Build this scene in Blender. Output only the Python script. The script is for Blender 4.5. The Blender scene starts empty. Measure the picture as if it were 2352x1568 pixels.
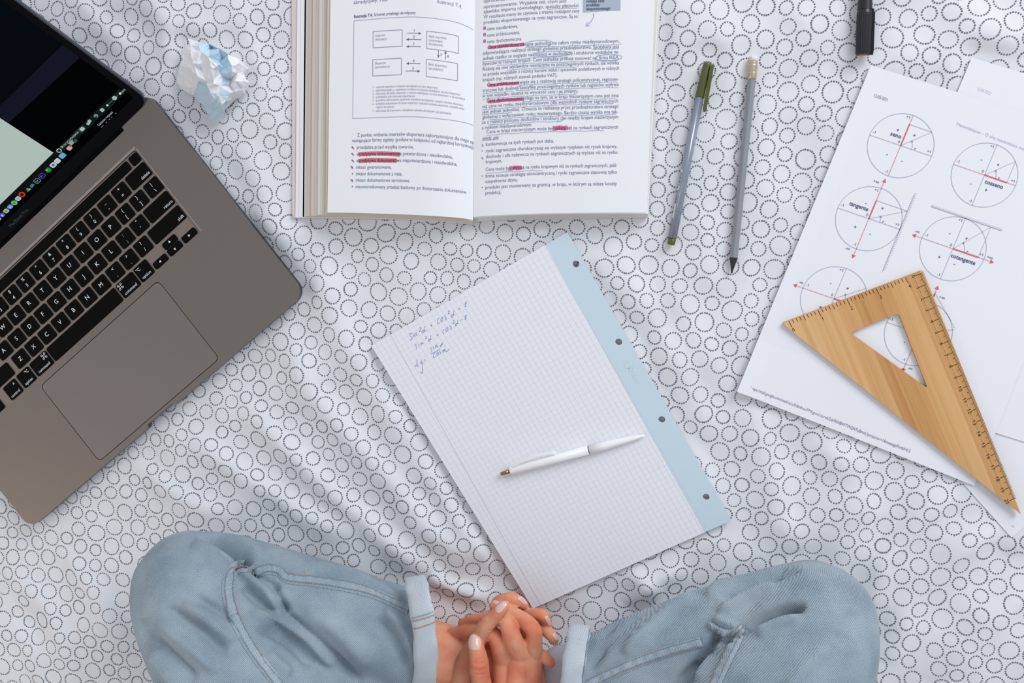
import bpy, bmesh, math, random
import numpy as np
from mathutils import Vector, Matrix, noise as mnoise
from mathutils.geometry import tessellate_polygon, delaunay_2d_cdt
from mathutils.bvhtree import BVHTree

random.seed(7)
rng = np.random.default_rng(11)
SC = bpy.context.scene
COL = SC.collection

# ------------------------------------------------------------------ camera
IW, IH, FPX, CAMH = 2352, 1568, 2287.0, 0.894
TX, TY = math.radians(10.2), math.radians(-7.3)
ROT = Matrix.Rotation(TY, 3, 'X') @ Matrix.Rotation(TX, 3, 'Y')
RN = np.array(ROT)
CP = np.array([0.0, 0.0, CAMH])
cam = bpy.data.objects.new('camera', bpy.data.cameras.new('camera'))
COL.objects.link(cam)
cam.matrix_world = Matrix.Translation(Vector(CP)) @ ROT.to_4x4()
cam.data.sensor_width = 36.0
cam.data.lens = FPX / IW * 36.0
cam.data.clip_start = 0.01
SC.camera = cam

# ------------------------------------------------------------------ light
def srgb(r, g, b):
    f = lambda c: (c / 12.92 if c <= 0.04045 else ((c + 0.055) / 1.055) ** 2.4)
    return tuple(f(c / 255.0) for c in (r, g, b))

world = bpy.data.worlds.new('room_light')
SC.world = world
world.use_nodes = True
bg = world.node_tree.nodes['Background']
bg.inputs[0].default_value = (0.90, 0.93, 1.0, 1)
bg.inputs[1].default_value = 0.58

def area(name, loc, target, size, size_y, power, color):
    l = bpy.data.lights.new(name, 'AREA')
    l.shape = 'RECTANGLE'; l.size = size; l.size_y = size_y
    l.energy = power; l.color = color
    o = bpy.data.objects.new(name, l); COL.objects.link(o)
    o.location = loc
    o.rotation_euler = (Vector(target) - Vector(loc)).to_track_quat('-Z', 'Y').to_euler()
    return o
# daylight from a tall window beyond the upper right of the bed, and a second, weaker warm one at the left
area('window_daylight', (1.55, 1.75, 1.55), (0.1, -0.1, 0.0), 1.5, 1.3, 54.0, (0.93, 0.96, 1.0))
area('warm_lamp', (-1.9, -1.1, 1.0), (0.0, -0.2, 0.0), 0.7, 0.7, 5.5, (1.0, 0.80, 0.60))

SC.view_settings.view_transform = 'Standard'
SC.view_settings.look = 'None'
SC.view_settings.exposure = 0.0
SC.view_settings.gamma = 1.0
SC.view_settings.use_curve_mapping = False

# ------------------------------------------------------------------ pixel <-> world
def P(px, py, z=0.0):
    """point at height z (metres) seen at photo pixel px, py"""
    d = RN @ np.array([(px - IW / 2) / FPX, -(py - IH / 2) / FPX, -1.0])
    t = (z - CAMH) / d[2]
    return Vector(CP + t * d)

def ray(px, py):
    d = RN @ np.array([(px - IW / 2) / FPX, -(py - IH / 2) / FPX, -1.0])
    return Vector(CP), Vector(d / np.linalg.norm(d))

def PX(V):
    """N x 3 world -> N x 2 photo pixels"""
    c = (np.asarray(V, float) - CP) @ RN
    return np.stack([IW / 2 + FPX * c[:, 0] / -c[:, 2], IH / 2 - FPX * c[:, 1] / -c[:, 2]], 1)

def plane(z):
    return lambda x, y: P(x, y, z)

# ------------------------------------------------------------------ materials
MATS = {}
def mat(name, rgb, rough=0.6, metal=0.0, spec=0.4, noise=None, bump=None, emit=None, sss=None, sheen=0.0, coat=0.0):
    """noise = (scale, amount)  bump = (scale, strength, distance)"""
    if name in MATS: return MATS[name]
    m = bpy.data.materials.new(name); m.use_nodes = True
    nt = m.node_tree; b = nt.nodes['Principled BSDF']
    c = (*srgb(*rgb), 1)
    b.inputs['Base Color'].default_value = c
    b.inputs['Roughness'].default_value = rough
    b.inputs['Metallic'].default_value = metal
    b.inputs['Specular IOR Level'].default_value = spec
    if sheen: b.inputs['Sheen Weight'].default_value = sheen
    if coat: b.inputs['Coat Weight'].default_value = coat
    tc = nt.nodes.new('ShaderNodeTexCoord')
    if noise:
        n = nt.nodes.new('ShaderNodeTexNoise'); n.inputs['Scale'].default_value = noise[0]
        n.inputs['Detail'].default_value = 4
        nt.links.new(tc.outputs['Object'], n.inputs['Vector'])
        r = nt.nodes.new('ShaderNodeMix'); r.data_type = 'RGBA'
        k = noise[1]
        r.inputs[6].default_value = tuple(x * (1 - k) for x in c[:3]) + (1,)
        r.inputs[7].default_value = tuple(min(1, x * (1 + k)) for x in c[:3]) + (1,)
        nt.links.new(n.outputs['Fac'], r.inputs[0])
        nt.links.new(r.outputs[2], b.inputs['Base Color'])
    if bump:
        n = nt.nodes.new('ShaderNodeTexNoise'); n.inputs['Scale'].default_value = bump[0]
        n.inputs['Detail'].default_value = 3
        nt.links.new(tc.outputs['Object'], n.inputs['Vector'])
        q = nt.nodes.new('ShaderNodeBump'); q.inputs['Strength'].default_value = bump[1]
        q.inputs['Distance'].default_value = bump[2]
        nt.links.new(n.outputs['Fac'], q.inputs['Height'])
        nt.links.new(q.outputs['Normal'], b.inputs['Normal'])
    if emit:
        b.inputs['Emission Color'].default_value = (*srgb(*emit[0]), 1)
        b.inputs['Emission Strength'].default_value = emit[1]
    if sss:
        b.inputs['Subsurface Weight'].default_value = sss[0]
        b.inputs['Subsurface Radius'].default_value = sss[1]
        b.inputs['Subsurface Scale'].default_value = sss[2]
    MATS[name] = m
    return m

# ------------------------------------------------------------------ mesh collecting
class Acc:
    def __init__(s): s.v = []; s.f = []; s.m = []; s.mi = 0
    def add(s, verts, faces, mi=None):
        o = len(s.v); s.v.extend(tuple(v) for v in verts)
        for f in faces:
            s.f.append(tuple(i + o for i in f)); s.m.append(s.mi if mi is None else mi)
    def poly(s, pts, mi=None): s.add(pts, [tuple(range(len(pts)))], mi)
    def ribbon(s, pts, w, fn, closed=False, mi=None, taper=None):
        """flat line of width w along 2-D pts, put in space by fn(x, y)"""
        pts = [Vector((p[0], p[1])) for p in pts]; n = len(pts); V = []
        for i, p in enumerate(pts):
            a = pts[(i - 1) % n] if (closed or i > 0) else p
            b = pts[(i + 1) % n] if (closed or i < n - 1) else p
            d = (b - a)
            d = d.normalized() if d.length > 1e-9 else Vector((1, 0))
            k = Vector((-d.y, d.x)) * (w / 2) * (taper(i / max(1, n - 1)) if taper else 1)
            V.append(fn(*(p + k))); V.append(fn(*(p - k)))
        F = []
        for i in range(n if closed else n - 1):
            j = (i + 1) % n
            F.append((2 * i, 2 * i + 1, 2 * j + 1, 2 * j))
        s.add(V, F, mi)
    def lathe(s, prof, a, b, n=20, mi=None, up=Vector((0, 0, 1)), cap=True):
        """prof = [(t along a->b in 0..1, radius)]"""
        a = Vector(a); b = Vector(b); d = (b - a); L = d.length; d.normalize()
        e1 = d.cross(up).normalized(); e2 = e1.cross(d)
        V = []; F = []
        for t, r in prof:
            for k in range(n):
                q = 2 * math.pi * k / n
                V.append(a + d * (t * L) + (e1 * math.cos(q) + e2 * math.sin(q)) * r)
        for i in range(len(prof) - 1):
            for k in range(n):
                F.append((i * n + k, i * n + (k + 1) % n, (i + 1) * n + (k + 1) % n, (i + 1) * n + k))
        if cap:
            F.append(tuple(range(n))[::-1]); F.append(tuple((len(prof) - 1) * n + k for k in range(n)))
        s.add(V, F, mi)
    def prism(s, outer, holes, fn, z0, z1, mi=None, side_mi=None):
        """outline with holes extruded from z0 to z1 ; fn(x, y, z)"""
        loops = [list(outer)] + [list(h) for h in holes]
        tri = tessellate_polygon([[Vector((p[0], p[1], 0)) for p in l] for l in loops])
        flat = [p for l in loops for p in l]; n = len(flat)
        V = [fn(x, y, z1) for x, y in flat] + [fn(x, y, z0) for x, y in flat]
        s.add(V, [tuple(t) for t in tri] + [tuple(i + n for i in t[::-1]) for t in tri], mi)
        o = 0; S = []
        for l in loops:
            k = len(l)
            for i in range(k):
                j = (i + 1) % k
                S.append((o + i, o + j, o + j + n, o + i + n))
            o += k
        s.add(V, S, mi if side_mi is None else side_mi)
    def build(s, name, mats, parent=None, smooth=False, rel=None, fix=True):
        """world-space vertices; made relative to the root's location (rel)"""
        me = bpy.data.meshes.new(name)
        off = Vector((0, 0, 0))
        q = parent
        if rel is None:
            while q is not None:
                off = off + Vector(q.location); q = q.parent
        me.from_pydata([tuple(Vector(v) - off) for v in s.v], [], s.f)
        for m in (mats if isinstance(mats, (list, tuple)) else [mats]): me.materials.append(m)
        me.polygons.foreach_set('material_index', s.m)
        if smooth: me.polygons.foreach_set('use_smooth', [True] * len(s.f))
        if fix:
            bm = bmesh.new(); bm.from_mesh(me)
            bmesh.ops.remove_doubles(bm, verts=bm.verts, dist=1e-7)
            bmesh.ops.recalc_face_normals(bm, faces=bm.faces)
            bm.to_mesh(me); bm.free()
        o = bpy.data.objects.new(name, me); COL.objects.link(o)
        if parent is not None: o.parent = parent
        return o

def thing(name, label, cat, loc, group=None, rz=0.0):
    o = bpy.data.objects.new(name, None); COL.objects.link(o)
    o.empty_display_size = 0.02
    o.location = loc; o.rotation_euler = (0, 0, rz)
    o['label'] = label; o['category'] = cat
    if group: o['group'] = group
    return o

def recenter(o):
    """top-level mesh: origin moved to the middle of its base"""
    me = o.data
    co = np.empty(len(me.vertices) * 3); me.vertices.foreach_get('co', co); co = co.reshape(-1, 3)
    c = np.array([(co[:, 0].min() + co[:, 0].max()) / 2, (co[:, 1].min() + co[:, 1].max()) / 2, co[:, 2].min()])
    me.vertices.foreach_set('co', (co - c).ravel()); o.location = c; me.update()

def catmull(pts, n=8):
    pts = [np.array(p, float) for p in pts]
    if len(pts) < 3: return [pts[0] + (pts[-1] - pts[0]) * i / n for i in range(n + 1)]
    out = []
    for i in range(len(pts) - 1):
        p0 = pts[max(0, i - 1)]; p1 = pts[i]; p2 = pts[i + 1]; p3 = pts[min(len(pts) - 1, i + 2)]
        for k in range(n):
            t = k / n
            out.append(0.5 * ((2 * p1) + (-p0 + p2) * t + (2 * p0 - 5 * p1 + 4 * p2 - p3) * t * t + (-p0 + 3 * p1 - 3 * p2 + p3) * t ** 3))
    out.append(pts[-1]); return out

def rrect(x0, y0, x1, y1, r, n=5):
    out = []
    for cx, cy, a in ((x1 - r, y1 - r, 0), (x0 + r, y1 - r, 90), (x0 + r, y0 + r, 180), (x1 - r, y0 + r, 270)):
        for k in range(n + 1):
            q = math.radians(a + 90 * k / n); out.append((cx + r * math.cos(q), cy + r * math.sin(q)))
    return out

# ------------------------------------------------------------------ lettering
_fc = bpy.data.curves.new('letters', 'FONT'); _fo = bpy.data.objects.new('letters', _fc); COL.objects.link(_fo)
_fc.fill_mode = 'FRONT'
_tc = {}
_ACC = {'ą': 'a,', 'ę': 'e,', 'ć': "c'", 'ń': "n'", 'ó': "o'", 'ś': "s'", 'ź': "z'", 'ż': 'z.', 'ł': 'l/', 'á': "a'", 'Ś': "S'", 'Ż': 'Z.', '1': '1f'}
def advance(s, bold=False, shear=0.0):
    s = ''.join(_ACC[c][0] if c in _ACC else c for c in s)
    return plain_glyphs(s + '|', bold, shear)[0][:, 0].max() - plain_glyphs('|', bold, shear)[0][:, 0].max()
def plain_glyphs(s, bold=False, shear=0.0):
    k = (s, bold, shear, 0)
    if k not in _tc:
        _fc.body = s; _fc.size = 1.0; _fc.resolution_u = 2; _fc.shear = shear
        _fc.offset = 0.022 if bold else 0.0
        _fo.update_tag(); bpy.context.view_layer.update()
        dg = bpy.context.evaluated_depsgraph_get()
        ev = _fo.evaluated_get(dg); me = ev.to_mesh()
        V = np.array([(v.co.x, v.co.y) for v in me.vertices]).reshape(-1, 2)
        F = [tuple(p.vertices) for p in me.polygons]
        ev.to_mesh_clear(); _tc[k] = (V, F)
    return _tc[k]
def glyphs(s, bold=False, shear=0.0):
    k = (s, bold, shear)
    if not any(c in _ACC for c in s): return plain_glyphs(s, bold, shear)
    if k not in _tc:
        # plain letters, then the accents drawn over or under them
        base = ''.join(_ACC[c][0] if c in _ACC else c for c in s)
        V, F = plain_glyphs(base, bold, shear); V = [tuple(v) for v in V]; F = list(F); t = .085 if bold else .065
        def quad(pts):
            o = len(V); V.extend((x + shear * y, y) for x, y in pts); F.append((o, o + 1, o + 2, o + 3))
        for i, c in enumerate(s):
            if c not in _ACC: continue
            b, m = _ACC[c]
            if m == 'f' and len(s) > 12: continue
            x0, x1 = advance(base[:i], bold), advance(base[:i + 1], bold); x = (x0 + x1) / 2
            top = .72 if b.isupper() else .5
            if m == "'": quad([(x - .05, top + .06), (x + .03, top + .06), (x + .14, top + .22), (x + .03, top + .22)])
            elif m == 'f': quad([(x - .02, .66), (x - .02, .56), (x - .17, .46), (x - .17, .55)])
            elif m == '.': quad([(x - .05, top + .08), (x + .05, top + .08), (x + .05, top + .18), (x - .05, top + .18)])
            elif m == '/': quad([(x - .12, .27), (x - .12, .19 + t * 2), (x + .12, .38 + t * 2), (x + .12, .38)])
            else:
                quad([(x + .05, .03), (x + .13, .03), (x + .06, -.10), (x - .02, -.10)]); quad([(x - .02, -.10), (x + .03, -.10), (x + .14, -.19), (x + .05, -.19)])
        _tc[k] = (np.array(V), F)
    return _tc[k]

def text(acc, s, fn, x, y, size, width=None, d=(1, 0), up=None, bold=False, mi=None, center=False, shear=0.0, sx=None):
    """letters with their baseline starting at 2-D (x, y), running along d; fn puts the 2-D plane in space"""
    V, F = glyphs(s, bold, shear)
    if not len(V): return 0
    l = math.hypot(*d); d = (d[0] / l, d[1] / l)
    if up is None: up = (d[1], -d[0])
    w = V[:, 0].max() - V[:, 0].min(); kx = size if sx is None else sx
    if width: kx = width / w
    x0 = V[:, 0].min() if width else 0.0
    off = -w / 2 * kx if center else 0.0
    if center: x0 = V[:, 0].min()
    acc.add([fn(x + ((a - x0) * kx + off) * d[0] + b * size * up[0], y + ((a - x0) * kx + off) * d[1] + b * size * up[1]) for a, b in V], F, mi)
    return w * kx

def text_parts(acc, parts, fn, x, y, size, width, shear=0.0):
    """one line of print whose pieces have different inks: parts = [(string, material)]"""
    full = ''.join(p[0] for p in parts); A = advance(full); kx = width / A; pre = ''
    for s, mi in parts:
        lead = len(s) - len(s.lstrip())
        text(acc, s.strip(), fn, x + advance(pre + s[:lead]) * kx, y, size, mi=mi, sx=kx, shear=shear); pre += s

# ------------------------------------------------------------------ bed sheet
def poly_dist(x, y, poly):
    """signed distance (negative inside) of numpy points to a polygon"""
    d2 = np.full(x.shape, 1e9); inside = np.zeros(x.shape, bool); n = len(poly)
    for i in range(n):
        ax, ay = poly[i]; bx, by = poly[(i + 1) % n]
        ex, ey = bx - ax, by - ay; wx, wy = x - ax, y - ay
        t = np.clip((wx * ex + wy * ey) / (ex * ex + ey * ey), 0, 1)
        d2 = np.minimum(d2, (wx - t * ex) ** 2 + (wy - t * ey) ** 2)
        c = ((ay <= y) & (by > y)) | ((by <= y) & (ay > y))
        xi = ax + (y - ay) / (by - ay if by != ay else 1e-9) * ex
        inside ^= c & (x < xi)
    d = np.sqrt(d2); return np.where(inside, -d, d)

def polyline_dist(x, y, pts):
    """distance to a polyline, signed side, and place along it 0..1"""
    best = np.full(x.shape, 1e9); tt = np.zeros(x.shape); sd = np.zeros(x.shape)
    n = len(pts) - 1
    for i in range(n):
        ax, ay = pts[i][:2]; bx, by = pts[i + 1][:2]
        ex, ey = bx - ax, by - ay; wx, wy = x - ax, y - ay
        t = np.clip((wx * ex + wy * ey) / (ex * ex + ey * ey + 1e-12), 0, 1)
        dd = np.hypot(wx - t * ex, wy - t * ey)
        m = dd < best
        best = np.where(m, dd, best); tt = np.where(m, (i + t) / n, tt); sd = np.where(m, np.sign(ex * wy - ey * wx), sd)
    return best, sd, tt

def w2(px, py): p = P(px, py, 0); return (p.x, p.y)
# folds: photo-pixel polylines, height in mm, half width in mm
FOLDS = [
    ([(700, 470), (745, 640), (800, 800), (905, 960), (985, 1120)], 5.0, 17),
    ([(640, 720), (720, 900), (860, 1060), (1010, 1230), (1090, 1300)], 7.0, 15),
    ([(545, 900), (660, 1030), (800, 1160), (930, 1270), (1020, 1330)], 8.0, 14),
    ([(430, 985), (560, 1090), (720, 1190), (820, 1235)], 7.5, 14),
    ([(300, 1060), (420, 1140), (540, 1195)], 6.0, 14),
    ([(960, 1040), (1050, 1190), (1160, 1330)], 5.0, 11),
    ([(985, 1318), (1050, 1350), (1130, 1372)], 8.0, 9),
    ([(130, 1250), (230, 1370), (290, 1470)], 6.0, 16),
    ([(0, 1290), (110, 1390), (190, 1560)], 6.0, 15),
    ([(20, 1420), (80, 1500), (110, 1600)], 4.0, 11),
    ([(1400, 560), (1470, 690), (1560, 850), (1640, 1010)], 4.5, 15),
    ([(1520, 600), (1590, 760), (1680, 900)], 3.5, 16),
    ([(1700, 900), (1760, 1040), (1790, 1180), (1830, 1270)], 5.0, 17),
    ([(1850, 1010), (1950, 1080), (2000, 1200)], 3.5, 18),
    ([(2210, 1120), (2120, 1190), (2030, 1290), (1990, 1390)], 6.0, 12),
    ([(2330, 1180), (2200, 1270), (2080, 1400), (2040, 1520)], 6.0, 15),
    ([(2400, 1330), (2260, 1430), (2150, 1570)], 6.0, 17),
    ([(1440, 1390), (1500, 1330), (1580, 1300)], 5.0, 10),
    ([(1440, 1300), (1520, 1365)], 4.0, 9),
    ([(150, -40), (220, 50), (300, 120)], 4.0, 13),
    ([(300, -40), (390, 60), (400, 140)], 4.0, 15),
    ([(520, -30), (580, 120), (640, 330)], 4.5, 17),
    ([(410, 300), (500, 420), (590, 560)], 4.0, 14),
    ([(560, 330), (620, 480), (700, 620)], 4.0, 16),
    ([(1620, -20), (1650, 120)], 3.0, 18),
    ([(1800, 0), (1900, 140)], 3.0, 18),
    ([(2160, -20), (2250, 60), (2370, 110)], 3.5, 18),
]
FLAT = [  # footprints kept flat: (photo polygon, blend width m)
    ([(-420, 800), (75, 1213), (690, 680), (340, 215), (-80, 300)], 0.02),
    ([(660, -200), (664, 505), (1500, 505), (1530, -200)], 0.012),
    ([(860, 790), (1300, 545), (1665, 1190), (1226, 1380)], 0.018),
    ([(2000, 150), (2204, 208), (2230, 128), (2920, 300), (2960, 720), (2330, 1240), (2200, 1105), (1692, 897)], 0.018),
    ([(1625, 140), (1520, 560), (1560, 566), (1650, 150)], 0.02),
    ([(1715, 125), (1672, 625), (1700, 625), (1750, 130)], 0.02),
    ([(1965, -300), (1955, 135), (2010, 135), (2010, -300)], 0.02),
    ([(420, 100), (420, 200), (480, 270), (560, 180), (520, 110)], 0.02),
]
WF = [([w2(*q) for q in pts], a / 1000, w / 1000) for pts, a, w in FOLDS]
WFL = [([w2(*q) for q in pts], b) for pts, b in FLAT]
def smooth01(t): t = np.clip(t, 0, 1); return t * t * (3 - 2 * t)
def wob(x, y):
    h = 0
    for kx, ky, ph, a in ((31, 12, 0.3, .8), (-14, 37, 1.7, .8), (52, -44, 2.2, .5), (66, 58, 4.0, .4), (23, -71, 5.1, .45), (90, 21, .9, .28), (-37, 104, 3.3, .25), (128, -66, 1.2, .16), (70, 140, 2.9, .15), (-150, 40, 4.4, .12)):
        h = h + a * np.sin(kx * x + ky * y + ph + 1.3 * np.sin(19 * x - 13 * y + ph))
    return h / 1000
def sheet_h(x, y):
    x = np.asarray(x, float); y = np.asarray(y, float)
    h = wob(x, y) * 1.7
    for pts, a, w in WF:
        d, s, t = polyline_dist(x, y, pts)
        # steeper on one side, tapering towards both ends
        ww = w * np.where(s > 0, 0.72, 1.15)
        h = h + a * np.exp(-(d / ww) ** 2) * np.clip(np.minimum(t, 1 - t) * 4, 0, 1) ** 0.7
    m = np.ones(x.shape)
    for poly, b in WFL:
        m = m * smooth01(poly_dist(x, y, poly) / b)
    return h * m - 0.0002

SX0, SX1, SY0, SY1, ST = -0.84, 0.92, -0.88, 0.74, 0.003
gx = np.arange(SX0, SX1 + ST / 2, ST); gy = np.arange(SY0, SY1 + ST / 2, ST)
GX, GY = np.meshgrid(gx, gy, indexing='ij')
GZ = sheet_h(GX, GY)
def sheet_z(x, y):
    fx = (np.asarray(x) - SX0) / ST; fy = (np.asarray(y) - SY0) / ST
    i = np.clip(np.floor(fx).astype(int), 0, len(gx) - 2); j = np.clip(np.floor(fy).astype(int), 0, len(gy) - 2)
    u = fx - i; v = fy - j
    return (GZ[i, j] * (1 - u) * (1 - v) + GZ[i + 1, j] * u * (1 - v) + GZ[i, j + 1] * (1 - u) * v + GZ[i + 1, j + 1] * u * v)

def fast_mesh(name, V, F, mats, parent=None, smooth=True):
    me = bpy.data.meshes.new(name)
    V = np.asarray(V, np.float32); F = np.asarray(F, np.int32)
    me.vertices.add(len(V)); me.vertices.foreach_set('co', V.ravel())
    n, k = F.shape
    me.loops.add(n * k); me.loops.foreach_set('vertex_index', F.ravel())
    me.polygons.add(n); me.polygons.foreach_set('loop_start', np.arange(0, n * k, k, dtype=np.int32))
    me.polygons.foreach_set('use_smooth', np.full(n, smooth))
    me.update(calc_edges=True); me.validate()
    for m in mats: me.materials.append(m)
    o = bpy.data.objects.new(name, me); COL.objects.link(o)
    if parent: o.parent = parent
    return o

M_sheet = mat('white_cotton', (229, 230, 233), 0.85, spec=0.15, sheen=0.15, bump=(2600, 0.05, 0.0004))
M_dot = mat('grey_ring_ink', (120, 120, 129), 0.85, spec=0.1)
nx, ny = len(gx), len(gy)
idx = np.arange(nx * ny).reshape(nx, ny)
V = np.stack([GX.ravel(), GY.ravel(), GZ.ravel()], 1)
F = np.stack([idx[:-1, :-1].ravel(), idx[1:, :-1].ravel(), idx[1:, 1:].ravel(), idx[:-1, 1:].ravel()], 1)
# sides of the sheet hanging down over the mattress
ring = np.concatenate([idx[:, 0], idx[-1, 1:], idx[-2::-1, -1], idx[0, -2:0:-1]])
lo = V[ring].copy(); lo[:, 2] = -0.16
cxy = np.array([(SX0 + SX1) / 2, (SY0 + SY1) / 2]); lo[:, :2] += (lo[:, :2] - cxy) * 0.02
b0 = len(V); V = np.concatenate([V, lo]); r2 = np.roll(ring, -1); k = np.arange(len(ring))
F = np.concatenate([F, np.stack([ring, b0 + k, b0 + np.roll(k, -1), r2], 1)])
sheet = fast_mesh('bed_sheet', V, F, [M_sheet])
sheet['label'] = 'wrinkled white bed sheet printed all over with grey dotted rings'
sheet['category'] = 'bed sheet'

def pack_rings():
    cell = 0.03; grid = {}; C = []
    def near(x, y):
        i, j = int(x // cell), int(y // cell)
        for a in (-1, 0, 1):
            for b in (-1, 0, 1):
                for q in grid.get((i + a, j + b), ()): yield q
    def ok(x, y, r):
        if not (SX0 + .012 < x < SX1 - .012 and SY0 + .012 < y < SY1 - .012): return False
        for q in near(x, y):
            X, Y, R = C[q]
            if (X - x) ** 2 + (Y - y) ** 2 < (R + r) ** 2 * 0.9999: return False
        return True
    def put(x, y, r):
        C.append((x, y, r)); grid.setdefault((int(x // cell), int(y // cell)), []).append(len(C) - 1)
    put(0, 0, .0090); i = 0
    while i < len(C):
        X, Y, R = C[i]; i += 1
        for _ in range(14):
            r = .0018 + random.choice((.0060, .0064, .0068, .0073, .0078, .0084)) * random.uniform(.97, 1.03)
            cand = [q for q in near(X, Y) if C[q] != (X, Y, R)]
            random.shuffle(cand); done = False
            a = random.uniform(0, 6.283)
            if not cand:
                x, y = X + (R + r) * math.cos(a), Y + (R + r) * math.sin(a)
                if ok(x, y, r): put(x, y, r)
                continue
            for q in cand[:7]:
                X2, Y2, R2 = C[q]; dx, dy = X2 - X, Y2 - Y; D = math.hypot(dx, dy)
                A, B = R + r, R2 + r
                if D >= A + B or D == 0: continue
                t = (A * A - B * B + D * D) / (2 * D); hh = A * A - t * t
                if hh < 0: continue
                hh = math.sqrt(hh)
                for s in (1, -1):
                    x = X + (dx * t - s * dy * hh) / D; y = Y + (dy * t + s * dx * hh) / D
                    if ok(x, y, r): put(x, y, r); done = True; break
                if done: break
    for r0 in (.0073, .0067, .0060, .0054):          # fill what is left
        for _ in range(34000):
            x, y, r = random.uniform(SX0, SX1), random.uniform(SY0, SY1), .0018 + r0 * random.uniform(.97, 1.03)
            if ok(x, y, r): put(x, y, r)
    return C
RINGS = pack_rings()
def ring_print():
    pts = []; rad = []
    for X, Y, R in RINGS:
        e = 0.002
        hx = float((sheet_z(X + e, Y) - sheet_z(X - e, Y)) / (2 * e)); hy = float((sheet_z(X, Y + e) - sheet_z(X, Y - e)) / (2 * e))
        g = math.hypot(hx, hy); c = 1 / math.sqrt(1 + 1.6 * g * g)
        ux, uy = (hx / g, hy / g) if g > 1e-6 else (1, 0)
        r = R - .0018
        n = max(17, round(2 * math.pi * r / random.uniform(.0020, .0023)))
        dr = random.uniform(.00074, .00086); ph = random.uniform(0, 6.28)
        ex = random.uniform(-.05, .05); ea = random.uniform(0, 3.14)
        for k in range(n):
            a = ph + 2 * math.pi * (k + random.uniform(-.1, .1)) / n
            rr = r * (1 + ex * math.cos(2 * (a - ea))) + random.uniform(-.00012, .00012)
            x, y = rr * math.cos(a), rr * math.sin(a)
            al = x * ux + y * uy
            x -= ux * al * (1 - c); y -= uy * al * (1 - c)
            pts.append((X + x, Y + y)); rad.append(dr * random.uniform(.9, 1.08))
    pts = np.array(pts); rad = np.array(rad); K = 6
    ang = np.arange(K) * 2 * math.pi / K
    vx = pts[:, :1] + rad[:, None] * np.cos(ang); vy = pts[:, 1:] + rad[:, None] * np.sin(ang)
    vz = sheet_z(vx, vy) + 0.00022
    V = np.stack([vx.ravel(), vy.ravel(), vz.ravel()], 1)
    F = np.arange(len(V)).reshape(-1, K)
    o = fast_mesh('ring_print', V, F, [M_dot], parent=sheet)
    o['kind'] = 'stuff'
    return o
ring_print()

# ------------------------------------------------------------------ laptop
LO = Vector((-0.51203, -0.18122, 0.0)); LA = math.radians(37.668)
LS = 0.01
M_alu = mat('space_grey_aluminium', (131, 123, 117), 0.42, metal=0.75, spec=0.4, noise=(900, 0.05), bump=(3000, 0.03, 0.0002))
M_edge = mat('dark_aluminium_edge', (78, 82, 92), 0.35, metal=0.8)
M_well = mat('keyboard_tray_aluminium', (140, 128, 121), 0.5, metal=0.6)
M_gap = mat('black_gap', (16, 16, 18), 0.7, spec=0.2)
M_key = mat('black_key_plastic', (9, 8, 8), 0.75, spec=0.08)
M_legend = mat('white_legend', (215, 218, 225), 0.6, emit=((215, 220, 230), 0.12))
M_glass = mat('black_screen_glass', (2, 2, 3), 0.25, spec=0.10)

laptop = thing('laptop', 'open dark grey laptop with black keyboard lying on the ringed sheet', 'laptop', LO, rz=LA)
LI = Matrix.Rotation(-LA, 4, 'Z') @ Matrix.Translation(-LO)
def LL(u, v, z): return Vector((u * LS, v * LS, z * LS))
def lbuild(acc, name, mats, parent, smooth=False):
    return acc.build(name, mats, parent, smooth=smooth, rel=True)

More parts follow.
